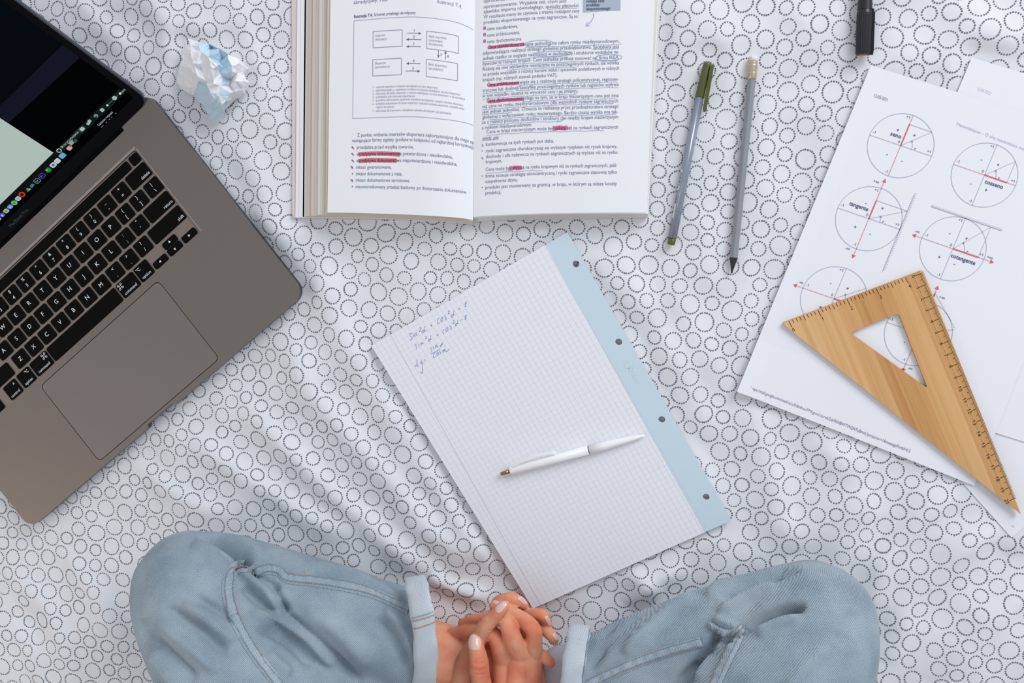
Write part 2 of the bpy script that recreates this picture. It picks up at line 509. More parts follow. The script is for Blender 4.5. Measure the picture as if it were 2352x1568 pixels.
def laptop_base():
    a = Acc()
    u0, u1, v0, v1, r = -19.35, 19.45, -0.62, 23.4, 1.25
    out = rrect(u0, v0, u1, v1, r, 8)
    # thumb notch in the middle of the front edge
    i = [k for k, p in enumerate(out) if p[1] < v0 + 1e-6]
    k = i[0]
    notch = [(-1.95, v0), (-1.75, v0 + .28), (1.75, v0 + .28), (1.95, v0)]
    ins = 0
    for q in range(len(out)):
        n = out[(q + 1) % len(out)]
        if abs(out[q][1] - v0) < 1e-6 and abs(n[1] - v0) < 1e-6 and abs(n[0] - out[q][0]) > 5: ins = q + 1
    out = out[:ins] + notch + out[ins:]
    well = rrect(-15.05, 10.15, 15.05, 20.2, .45, 5)
    pad = rrect(-8.42, -.05, 8.62, 9.52, .55, 6)
    f = lambda x, y, z: LL(x, y, z)
    a.prism(out, [well, pad], f, 1.42, 1.60, 0, 0)
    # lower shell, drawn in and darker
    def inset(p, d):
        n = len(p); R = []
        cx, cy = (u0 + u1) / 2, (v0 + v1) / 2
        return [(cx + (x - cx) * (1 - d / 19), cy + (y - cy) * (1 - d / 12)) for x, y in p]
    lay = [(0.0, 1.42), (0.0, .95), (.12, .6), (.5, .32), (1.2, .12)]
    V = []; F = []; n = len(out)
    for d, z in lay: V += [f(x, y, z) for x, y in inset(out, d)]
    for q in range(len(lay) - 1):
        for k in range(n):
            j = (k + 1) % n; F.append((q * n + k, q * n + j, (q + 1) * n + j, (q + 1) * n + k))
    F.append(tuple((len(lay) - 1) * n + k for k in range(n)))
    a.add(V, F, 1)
    # bevelled bright rim between top and side
    a.ribbon([], 1, f) if False else None
    lbuild(a, 'base', [M_alu, M_edge], laptop)
    w = Acc()
    w.prism(rrect(-15.02, 10.17, 15.02, 20.18, .44, 5), [], f, 1.36, 1.47, 0)
    lbuild(w, 'keyboard_tray', [M_well], laptop)
    g = Acc()
    g.prism(rrect(-8.41, -.04, 8.61, 9.51, .55, 6), [], f, 1.40, 1.46, 1)
    g.prism(rrect(-8.36, .01, 8.56, 9.46, .52, 6), [], f, 1.46, 1.595, 0)
    lbuild(g, 'trackpad', [mat('trackpad_aluminium', (133, 126, 122), 0.45, metal=0.7, noise=(900, .04)), M_gap], laptop)
    # raised bright lip along the back of the keyboard
    l = Acc()
    for pts in ([(-15.3, 20.33), (15.15, 20.33)], [(15.15, 20.3), (15.17, 10.2)]):
        l.ribbon(pts, .22 if pts[0][1] == pts[1][1] else .1, lambda x, y: LL(x, y, 1.607))
    lbuild(l, 'keyboard_lip', [mat('bright_aluminium_lip', (168, 156, 148), 0.45, metal=0.6)], laptop)
laptop_base()

_keymesh = {}
def key_data(w, h):
    k = (round(w, 2), round(h, 2))
    if k in _keymesh: return _keymesh[k]
    a = Acc(); n = None
    lay = [(0, 0), (0, .085), (.035, .12)]
    V = []; F = []
    for d, z in lay:
        p = rrect(-w / 2 + d, -h / 2 + d, w / 2 - d, h / 2 - d, .17, 3); n = len(p)
        V += [LL(x, y, z) for x, y in p]
    for q in range(2):
        for i in range(n):
            j = (i + 1) % n; F.append((q * n + i, q * n + j, (q + 1) * n + j, (q + 1) * n + i))
    F.append(tuple(2 * n + i for i in range(n)))
    me = bpy.data.meshes.new('key'); me.from_pydata([tuple(v) for v in V], [], F); me.materials.append(M_key)
    _keymesh[k] = me
    return me

def key(u, v, w, h, legend):
    o = bpy.data.objects.new('touch_bar' if legend == 'TB' else 'key', key_data(w, h)); COL.objects.link(o)
    o.parent = laptop; o.location = LL(u, v, 1.475)
    if not legend or legend == 'TB': return
    a = Acc(); fn = lambda x, y: LL(x, y, .125)
    for s, x, y, size, mode in legend:
        if mode == 'tri':       # arrow heads
            d = {'l': (-1, 0), 'r': (1, 0), 'u': (0, 1), 'd': (0, -1)}[s]; n = (-d[1], d[0]); q = size
            a.poly([fn(x + d[0] * q, y + d[1] * q), fn(x - d[0] * q * .6 + n[0] * q * .8, y - d[1] * q * .6 + n[1] * q * .8), fn(x - d[0] * q * .6 - n[0] * q * .8, y - d[1] * q * .6 - n[1] * q * .8)])
        elif mode == 'loop':    # four-looped square sign
            q = size
            for sx in (-1, 1):
                for sy in (-1, 1):
                    c = [(x + sx * q * .62 + q * .3 * math.cos(t * .785), y + sy * q * .62 + q * .3 * math.sin(t * .785)) for t in range(8)]
                    a.ribbon(c, .045, fn, closed=True)
            a.ribbon([(x - .32 * q, y - .32 * q), (x + .32 * q, y - .32 * q), (x + .32 * q, y + .32 * q), (x - .32 * q, y + .32 * q)], .045, fn, closed=True)
        elif mode == 'opt':
            q = size
            a.ribbon([(x - q, y + .5 * q), (x - .4 * q, y + .5 * q), (x + .35 * q, y - .5 * q), (x + q, y - .5 * q)], .05, fn)
            a.ribbon([(x + .15 * q, y + .5 * q), (x + q, y + .5 * q)], .05, fn)
        else:
            w_ = None
            V_, _ = glyphs(s)
            ww = (V_[:, 0].max() - V_[:, 0].min()) * size
            xx = x - ww / 2 - V_[:, 0].min() * size if mode == 'c' else (x - ww if mode == 'r' else x)
            text(a, s, fn, xx, y, size, up=(0, 1))
    a.build('legend', [M_legend], o, rel=True, fix=False)

KH, PIT = 1.47, 1.975
def letters(s): return [(s, 0, -.2, .62, 'c')]
def twin(up, dn): return [(up, 0, .2, .5, 'c'), (dn, 0, -.5, .52, 'c')]
def keyboard():
    W1 = 1.72
    # upper strip: escape, touch bar, power
    key(-14.1, 19.55, 1.62, .94, [('esc', -.7, -.1, .38, 'l')])
    key(.18, 19.55, 26.75, .94, 'TB'); key(14.35, 19.55, 1.1, .96, None)
    row = 18.13
    for i, (a, b) in enumerate(zip('~!@#$%^&*()_+', '`1234567890-=')):
        key(7.21 + (i - 10) * PIT, row, W1, KH, twin(a, b))
    key(13.57, row, 2.62, KH, [('delete', 1.15, -.55, .44, 'r')])
    row = 16.38
    key(-13.05, row, 3.6, KH, [('tab', -1.6, -.55, .44, 'l')])
    for i, c in enumerate('QWERTYUIOP'): key(8.15 + (i - 9) * PIT, row, W1, KH, letters(c))
    for i, t in enumerate((('{', '['), ('}', ']'), ('|', '\\'))): key(10.12 + i * PIT, row, W1, KH, twin(*t))
    row = 14.64
    key(-12.82, row, 4.1, KH, [('caps lock', -1.85, -.55, .44, 'l')])
    for i, c in enumerate('ASDFGHJKL'): key(6.61 + (i - 8) * PIT, row, W1, KH, letters(c))
    key(8.59, row, W1, KH, twin(':', ';')); key(10.56, row, W1, KH, twin('"', "'"))
    key(13.26, row, 3.25, KH, [('return', 1.45, -.55, .44, 'r')])
    row = 12.89
    key(-12.32, row, 5.1, KH, [('shift', -2.35, -.55, .44, 'l')])
    for i, c in enumerate('ZXCVBNM'): key(3.59 + (i - 6) * PIT, row, W1, KH, letters(c))
    for i, t in enumerate((('<', ','), ('>', '.'), ('?', '/'))): key(5.57 + i * PIT, row, W1, KH, twin(*t))
    key(12.77, row, 4.22, KH, [('shift', 1.95, -.55, .44, 'r')])
    row, h = 11.11, 1.58
    key(-13.95, row, 1.9, h, [('fn', .75, .3, .42, 'r')])
    key(-11.08, row, W1, h, [('^', .5, .15, .55, 'c'), ('control', 0, -.6, .42, 'c')])
    key(-9.06, row, W1, h, [('o', .42, .42, .24, 'opt'), ('option', 0, -.6, .42, 'c')])
    key(-6.77, row, 2.35, h, [('o', .75, .38, .3, 'loop'), ('command', 0, -.6, .42, 'c')])
    key(-.48, row, 9.85, h, None)
    key(5.81, row, 2.3, h, [('o', -.72, .38, .3, 'loop'), ('command', 0, -.6, .42, 'c')])
    key(8.02, row, W1, h, [('o', -.42, .42, .24, 'opt'), ('option', 0, -.6, .42, 'c')])
    key(9.97, 10.70, W1, .72, [('l', 0, 0, .15, 'tri')])
    key(11.95, 11.47, W1, .72, [('u', 0, .05, .15, 'tri')]); key(11.95, 10.70, W1, .72, [('d', 0, -.05, .15, 'tri')])
    key(13.92, 10.70, W1, .72, [('r', 0, 0, .15, 'tri')])
keyboard()

TH = math.radians(132)
def LM(a, b, c=0.0):
    """point on the lid: a along the hinge, b up the screen, c out of the glass (cm)"""
    e = (math.cos(math.pi - TH), math.sin(TH))
    n = (-math.sin(TH), math.cos(math.pi - TH))
    return LL(a, 22.6 + b * e[0] + c * n[0], 1.6 + b * e[1] + c * n[1])

def laptop_lid():
    a = Acc()
    f = lambda x, y, z: LM(x, y, z)
    out = rrect(-19.3, -.02, 19.2, 24.2, 1.1, 8)
    a.prism(out, [], f, -.5, 0, 0)
    lid = lbuild(a, 'lid', [M_edge], laptop)
    g = Acc(); g.prism(rrect(-19.15, .03, 19.05, 24.05, 1.0, 8), [], f, 0, .03, 0)
    lbuild(g, 'screen_glass', [M_glass], lid)
    h = Acc()
    h.lathe([(0, .0042), (1, .0042)], LL(-15.3, 22.5, 1.30), LL(15.3, 22.5, 1.30), 16)
    lbuild(h, 'hinge', [mat('black_hinge', (3, 3, 4), .8, spec=.05)], laptop, smooth=True)
    # lit picture on the panel
    mats = []; ix = {}
    def em(rgb, s=1.0):
        k = (rgb, s)
        if k not in ix:
            ix[k] = len(mats)
            mats.append(mat('lit_%d_%d_%d_%d' % (*rgb, int(s * 100)), rgb, 0.5, spec=0.0, emit=(rgb, s * 0.9)))
            mats[-1].node_tree.nodes['Principled BSDF'].inputs['Base Color'].default_value = (0, 0, 0, 1)
        return ix[k]
    s = Acc()
    def quad(x0, y0, x1, y1, c, rgb, st=1.0): s.poly([LM(x0, y0, c), LM(x1, y0, c), LM(x1, y1, c), LM(x0, y1, c)], em(rgb, st))
    quad(-18.5, 1.2, 18.45, 23.4, .036, (3, 4, 6))
    s.poly([LM(18.45, 7.05, .040), LM(18.45, 8.8, .040), LM(9.0, 8.95, .040), LM(9.0, 7.4, .040)], em((21, 24, 37)))
    s.poly([LM(18.45, 8.8, .039), LM(18.45, 23.0, .039), LM(9.0, 23.0, .039), LM(9.0, 8.9, .039)], em((7, 12, 18)))
    quad(-18.4, 2.72, 9.25, 22.6, .042, (180, 198, 190))
    quad(-18.4, 1.75, 9.3, 2.7, .040, (17, 19, 19))
    quad(9.3, 2.1, 18.3, 2.75, .040, (20, 26, 26))
    fn = lambda x, y: LM(x, y, .05)
    ink = em((176, 190, 186))
    s.ribbon([(9.75 + .2 * math.cos(t * .785), 2.5 + .2 * math.sin(t * .785)) for t in range(8)], .09, fn, closed=True, mi=ink)
    text(s, 'Фокусировка', fn, 10.1, 2.42, .36, width=2.3, up=(0, 1), mi=ink)
    def icon(x, y, w, h, rgb, c=.052):
        s.poly([LM(*p, c) for p in rrect(x - w / 2, y - h / 2, x + w / 2, y + h / 2, min(w, h) * .25, 2)], em(rgb))
    def disc(x, y, r, rgb, c=.054, n=14): s.poly([LM(x + r * math.cos(6.2832 * k / n), y + r * math.sin(6.2832 * k / n), c) for k in range(n)], em(rgb))
    icon(12.85, 2.45, .75, .5, (52, 62, 60)); icon(12.9, 2.45, .42, .36, (178, 196, 188), .056)
    icon(13.72, 2.42, .36, .28, (165, 180, 176)); icon(13.98, 2.5, .32, .3, (165, 180, 176))
    disc(14.78, 2.43, .2, (120, 136, 132)); icon(14.7, 2.35, .2, .1, (20, 26, 26), .058)
    icon(15.62, 2.42, .36, .36, (168, 184, 178)); disc(16.3, 2.4, .11, (205, 215, 210))
    s.ribbon([(16.45, 2.4), (17.75, 2.4)], .06, fn, mi=em((88, 112, 100))); disc(17.3, 2.42, .22, (165, 190, 178), .058)
    s.ribbon([(15.9, 2.12), (17.0, 2.12)], .05, fn, mi=em((42, 52, 48)))
    disc(17.98, 2.36, .12, (215, 222, 218))
    text(s, '100%', fn, 18.12 - .02, 2.22, .3, width=.52, up=(0, 1), mi=ink)
    text(s, 'Снимок экрана', fn, 14.1, 1.55, .3, width=1.95, up=(0, 1), mi=em((190, 192, 198)))
    for k in (14.1, 14.3, 14.75, 15.2, 15.5, 16.05): s.ribbon([(k, 1.33), (k + .16, 1.33)], .07, fn, mi=em((120, 124, 128)))
    y = 1.95
    icon(11.15, 2.22, .5, .36, (150, 162, 158)); icon(11.5, 2.1, .4, .3, (62, 78, 76), .054)
    icon(10.55, 2.0, .5, .42, (190, 172, 168)); icon(10.82, 2.08, .22, .24, (190, 70, 58), .056)
    icon(9.5, 1.95, .62, .5, (92, 178, 206))
    icon(8.75, 1.92, .55, .5, (190, 206, 206)); s.ribbon([(8.6, 1.95), (8.9, 1.95)], .09, fn, mi=em((110, 140, 146)))
    icon(8.15, 1.92, .58, .5, (188, 208, 212)); icon(8.15, 1.92, .26, .24, (70, 120, 130), .056)
    icon(7.45, 1.9, .5, .5, (30, 132, 62)); icon(7.35, 1.98, .2, .16, (130, 200, 150), .056)
    icon(6.55, 1.92, .6, .5, (92, 72, 178)); icon(6.55, 1.92, .5, .4, (18, 12, 40), .056); text(s, 'Pr', lambda a, b: LM(a, b, .06), 6.38, 1.83, .3, up=(0, 1), mi=em((150, 120, 230)))
    icon(5.85, 1.9, .6, .5, (112, 160, 168)); icon(5.85, 1.9, .5, .4, (10, 20, 24), .056); text(s, 'Lr', lambda a, b: LM(a, b, .06), 5.7, 1.81, .3, up=(0, 1), mi=em((150, 200, 208)))
    icon(5.15, 1.92, .4, .26, (50, 130, 180)); icon(4.98, 1.82, .2, .18, (40, 110, 160), .055)
    s.poly([LM(4.28, 1.75, .052), LM(4.78, 1.75, .052), LM(4.53, 2.15, .052)], em((60, 140, 90))); s.poly([LM(4.55, 1.75, .054), LM(4.8, 1.75, .054), LM(4.6, 2.05, .054)], em((206, 176, 70)))
    disc(3.75, 1.98, .3, (196, 52, 30)); disc(3.75, 1.98, .14, (12, 8, 8), .058)
    icon(3.15, 1.95, .5, .46, (172, 200, 210)); disc(3.15, 1.95, .13, (120, 170, 196), .058)
    disc(2.55, 1.92, .28, (120, 186, 122)); disc(2.55, 1.92, .15, (84, 150, 88), .058)
    icon(1.95, 1.92, .5, .44, (104, 146, 214)); disc(1.95, 1.92, .13, (150, 180, 226), .058)
    icon(1.35, 1.9, .5, .44, (172, 186, 168)); icon(1.35, 1.9, .24, .2, (120, 138, 120), .056)
    icon(.75, 1.88, .46, .44, (92, 88, 196)); icon(.68, 1.84, .2, .2, (190, 190, 226), .056)
    for k in range(10):
        icon(.15 - k * .6, 1.88, .46, .44, [(172, 186, 190), (88, 130, 200), (196, 150, 80), (150, 90, 170)][k % 4])
    lbuild(s, 'lit_picture', mats, lid)
    t = Acc()
    text(t, 'MacBook Pro', lambda x, y: LM(x, y, .034), 0, .42, .52, width=2.6, up=(0, 1), center=True)
    bz = t.build('bezel_lettering', [mat('faint_grey_print', (72, 76, 84), .5, spec=.1)], lid, rel=True, fix=False)
    for v in bz.data.vertices: v.co += LL(1.35, 0, 0)
    return lid
laptop_lid()

# ------------------------------------------------------------------ notepad
M_page = mat('white_paper', (238, 239, 243), 0.8, spec=0.2)
M_stack = mat('paper_edges', (224, 224, 227), 0.85, spec=0.1)
M_blue = mat('pale_blue_card', (203, 222, 231), 0.7, spec=0.25)
M_grid = mat('pale_grid_ink', (222, 226, 236), 0.8, spec=0.1)
M_pen = mat('blue_pen_ink', (140, 158, 204), 0.8, spec=0.1)
NZ = 0.0065
NC = [P(853, 794, NZ), P(1303, 533, NZ), P(1680, 1195, NZ), P(1224, 1397, NZ)]
NL = ((NC[1] - NC[0]).length + (NC[2] - NC[3]).length) / 2      # short side
NH = ((NC[3] - NC[0]).length + (NC[2] - NC[1]).length) / 2      # long side
def NP(u, v, z=NZ):
    """u 0..NL across from the left edge, v 0..NH down from the top edge (metres)"""
    a, b = u / NL, v / NH
    p = (NC[0] * (1 - a) + NC[1] * a) * (1 - b) + (NC[3] * (1 - a) + NC[2] * a) * b
    lift = 0.0
    return Vector((p.x, p.y, z + lift))
def NINV(px, py):
    """photo pixel -> (u, v) on the page"""
    q = P(px, py, NZ); a = b = .5
    for _ in range(25):
        f = NP(a * NL, b * NH) - q
        fa = (NP((a + .001) * NL, b * NH) - NP(a * NL, b * NH)) / .001; fb = (NP(a * NL, (b + .001) * NH) - NP(a * NL, b * NH)) / .001
        det = fa.x * fb.y - fa.y * fb.x
        a -= (f.x * fb.y - f.y * fb.x) / det; b -= (fa.x * f.y - fa.y * f.x) / det
    return a * NL, b * NH
notepad = thing('notepad', 'white squared notepad with pale blue punched strip along its right edge', 'notepad', Vector((P(1265, 965, 0).x, P(1265, 965, 0).y, 0)))
HOLES = [NINV(*q) for q in ((1323, 606), (1421, 785), (1520, 963), (1622, 1141))]
def circ(c, r, n=16): return [(c[0] + r * math.cos(2 * math.pi * k / n), c[1] + r * math.sin(2 * math.pi * k / n)) for k in range(n)]
STR = NINV(1252, 563)[0]; STR2 = NINV(1618, 1222)[0]
NS = 12
def nedge(a, b): return [(a[0] + (b[0] - a[0]) * k / NS, a[1] + (b[1] - a[1]) * k / NS) for k in range(NS)]
def ncol(u): return [(u, NH * k / NS) for k in range(NS + 1)]
a = Acc()
us = [STR * k / 14 for k in range(15)]
f = lambda u, v: NP(u + (STR2 - STR) * v / NH * u / STR, v, NZ)
V = [f(u, NH * k / NS) for k in range(NS + 1) for u in us]
a.add(V, [(k * 15 + i, k * 15 + i + 1, (k + 1) * 15 + i + 1, (k + 1) * 15 + i) for k in range(NS) for i in range(14)])
a.build('page', [M_page], notepad)
a = Acc()
strip = [(STR, 0), (NL, 0), (NL, NH), (STR2, NH)]
a.prism(strip, [circ(h, .0030) for h in HOLES], lambda x, y, z: NP(x, y, z), NZ - .0003, NZ, 0)
a.build('punched_strip', [M_blue], notepad)
# the block of sheets below, its leaves not quite flush
for k in range(7):
    a = Acc(); o = .0003 + .0005 * random.random(); z1 = NZ - .0006 - k * .00075
    s = [(o, o), (NL - o, o * .6), (NL - o, NH - o), (o + random.uniform(-.0006, .0008), NH - o)]
    pts = nedge(s[0], s[1]) + nedge(s[1], s[2]) + nedge(s[2], s[3]) + nedge(s[3], s[0])
    a.prism(pts, [circ(h, .0031) for h in HOLES], lambda x, y, z: NP(x, y, z), z1 - .0006, z1, 0)
    a.build('sheet', [M_stack], notepad)
a = Acc(); g = lambda x, y: NP(x, y, NZ + .00007); g2 = lambda x, y: NP(x, y, NZ + .0001)
n = int((STR - .001) / .005)
for k in range(1, int(NH / .005) + 1):
    v = k * .005 - .001
    a.ribbon([(STR * i / 8, v) for i in range(9)], .00022, g)
for k in range(0, n + 1):
    u = STR - .001 - k * .005
    a.ribbon([(u, NH * i / 8) for i in range(9)], .00022, g2)
a.build('squared_ruling', [M_grid], notepad, fix=False)
a = Acc(); u0 = NINV(899, 771)[0]; u1 = NINV(1206, 1330)[0]
a.ribbon([(u0 + (u1 - u0) * i / 8, NH * i / 8) for i in range(9)], .0004, lambda x, y: NP(x, y, NZ + .00016))
a.build('margin_line', [mat('margin_ink', (216, 214, 226), .8)], notepad, fix=False)
def writing():
    a = Acc()
    fz = lambda x, y: NP(*NINV(x, y), NZ + .0002)
    def st(*pts, w=1.1):
        q = [(900 + x / 7.127, 660 + y / 7.127) for x, y in pts]
        a.ribbon([tuple(p) for p in catmull(q, 4)] if len(q) > 2 else q, w, fz)
    # sin2a + cos2a = 1
    st((335, 752), (308, 754), (293, 775), (312, 800), (334, 825), (326, 854), (300, 850)); st((280, 750), (292, 758)); st((348, 770), (358, 815)); st((345, 735), (349, 742))
    st((368, 765), (385, 805)); st((372, 785), (392, 745), (402, 750), (408, 785), (425, 775))
    st((450, 665), (468, 655), (474, 675), (450, 722), (478, 712))
    st((545, 635), (535, 680), (520, 735), (500, 745), (492, 722), (505, 700), (525, 705), (545, 712), (578, 690))
    st((630, 628), (665, 612)); st((642, 605), (655, 640))
    st((772, 505), (755, 520), (752, 585), (775, 585), (792, 572)); st((820, 490), (802, 535), (815, 560), (832, 535), (835, 495), (815, 485))
    st((882, 455), (866, 475), (890, 500), (884, 528), (862, 530))
    st((920, 388), (938, 380), (942, 398), (922, 432), (948, 425))
    st((1025, 368), (1012, 420), (995, 480), (978, 488), (972, 460), (990, 445), (1010, 450), (1028, 445))
    st((1088, 345), (1122, 335)); st((1090, 360), (1120, 350)); st((1190, 290), (1220, 228), (1205, 318)); st((1192, 318), (1225, 300))
    # sin2a = cos2a - 1
    st((415, 925), (385, 935), (388, 955), (412, 965), (410, 995), (398, 1000)); st((440, 925), (450, 965)); st((470, 912), (485, 945)); st((476, 925), (492, 895), (500, 925), (518, 908))
    st((545, 805), (562, 797), (566, 815), (548, 840), (572, 832))
    st((640, 785), (630, 840), (615, 880), (602, 870), (608, 845), (628, 850), (655, 840))
    st((735, 775), (765, 765)); st((738, 790), (762, 782))
    st((862, 680), (842, 700), (838, 742), (862, 745)); st((905, 655), (885, 690), (895, 720), (918, 695), (918, 660), (900, 650)); st((965, 620), (950, 635), (975, 655), (968, 680), (948, 680))
    st((1000, 545), (1018, 540), (1020, 560), (1000, 592), (1028, 582)); st((1085, 530), (1070, 590), (1048, 632), (1040, 605), (1058, 590), (1100, 588))
    st((1128, 540), (1158, 520)); st((1190, 500), (1218, 445), (1208, 528)); st((1190, 525), (1225, 505))
    # tg = sin a / cos a
    st((410, 1172), (412, 1250), (415, 1292), (435, 1285)); st((375, 1300), (400, 1270), (425, 1258))
    st((490, 1195), (472, 1225), (480, 1250), (495, 1215), (505, 1300), (505, 1390), (488, 1405), (472, 1370)); st((530, 1205), (552, 1195)); st((530, 1185), (550, 1178))
    st((645, 975), (640, 1000), (655, 1030), (645, 1060)); st((682, 965), (690, 1010)); st((715, 950), (722, 995)); st((715, 965), (735, 940), (742, 980), (755, 965))
    st((832, 900), (810, 960), (790, 970), (800, 940), (832, 925)); st((645, 1085), (720, 1050), (790, 1010))
    st((710, 1060), (685, 1090), (690, 1150), (715, 1130)); st((750, 1055), (735, 1085), (748, 1110), (765, 1080), (750, 1055)); st((790, 1040), (780, 1055), (800, 1070), (785, 1095))
    st((870, 1000), (850, 1050), (835, 1045), (845, 1015), (870, 1035), (905, 1045), (940, 1005))
    a.build('handwriting', [M_pen], notepad, fix=False)
writing()
a = Acc(); up_ = NINV(1452, 858)
dirx = Vector((377, 662)).normalized()
text(a, 'Snow', lambda x, y: NP(*NINV(x, y), NZ + .00015), 1442, 846, 17, width=42, d=tuple(dirx), up=(dirx.y, -dirx.x), bold=True)
a.ribbon([(1441 + 7 * math.cos(t), 838 + 8 * math.sin(t)) for t in np.linspace(0, 5.2, 9)], 2, lambda x, y: NP(*NINV(x, y), NZ + .00015))
a.build('strip_lettering', [mat('white_print', (206, 221, 228), .8)], notepad, fix=False)

# ------------------------------------------------------------------ printed sheets
PZ = 0.0024
def flat_sheet(name, label, corners, z, curl=None):
    """a sheet of paper from four photo corners (in order round it)"""
    a = Acc(); n = 48
    c = [P(*q, z) for q in corners]
    pt = lambda i, j: (c[0] * (1 - i) + c[1] * i) * (1 - j) + (c[3] * (1 - i) + c[2] * i) * j
    V = []
    for t in (0, .00022):
        for j in range(n + 1):
            for i in range(n + 1):
                p = pt(i / n, j / n); p.z += t
                if curl: p.z += curl(i / n, j / n)
                V.append(p)
    N = (n + 1) ** 2; F = []
    for j in range(n):
        for i in range(n):
            k = j * (n + 1) + i
            F.append((k, k + n + 1, k + n + 2, k + 1)); F.append((N + k, N + k + 1, N + k + n + 2, N + k + n + 1))
    rim = [i for i in range(n)] + [i * (n + 1) + n for i in range(n)] + [n * (n + 1) + n - i for i in range(n)] + [(n - i) * (n + 1) for i in range(n)]
    for i in range(len(rim)):
        p, q = rim[i], rim[(i + 1) % len(rim)]; F.append((p, q, q + N, p + N))
    a.add(V, F)
    r = thing(name, label, 'paper', Vector((c[0].x, c[0].y, z)))
    a.build('paper', [M_page], r, smooth=False)
    return r
sheet_b = flat_sheet('printed_sheet', 'white sheet turned askew under the other papers, its corner below the ruler tip', [(2323, 1234), (2948, 717), (2560, 280), (1940, 805)], .0004)
sheet_c = flat_sheet('printed_sheet', 'white printed sheet at the top right, tucked under the diagram sheet', [(2232, 132), (2800, 305), (2500, 1060), (1920, 880)], .0013)
sheet_a = flat_sheet('printed_sheet', 'white sheet printed with circle diagrams lying under the wooden triangle', [(2000, 150), (2552, 321), (2238, 1115), (1692, 897)], PZ,
                     curl=lambda i, j: .0026 * max(0, 1 - i * 18) * (.3 + .7 * j) + .003 * max(0, j * 6 - 5) * max(0, 1 - 2.6 * i))
M_lineg = mat('grey_line_ink', (180, 186, 202), 0.8, spec=0.1)
M_red = mat('red_line_ink', (222, 110, 120), 0.8, spec=0.1)
M_navy = mat('dark_print_ink', (104, 112, 136), 0.8, spec=0.1)
def az(x, y):
    p = P(x, y, PZ + .0005)
    # follow the sheet's slight curl at its left and bottom edges
    c = np.array
    A0, B0, D0 = SA
    q = np.array([p.x, p.y]) - A0; M = np.stack([B0, D0], 1); i, j = np.linalg.solve(M, q)
    p.z += .0026 * max(0, 1 - i * 18) * (.3 + .7 * j) + .003 * max(0, j * 6 - 5) * max(0, 1 - 2.6 * i)
    return p
_c = [np.array(P(*q, PZ))[:2] for q in ((2000, 150), (2552, 321), (1692, 897))]
SA = (_c[0], _c[1] - _c[0], _c[2] - _c[0])
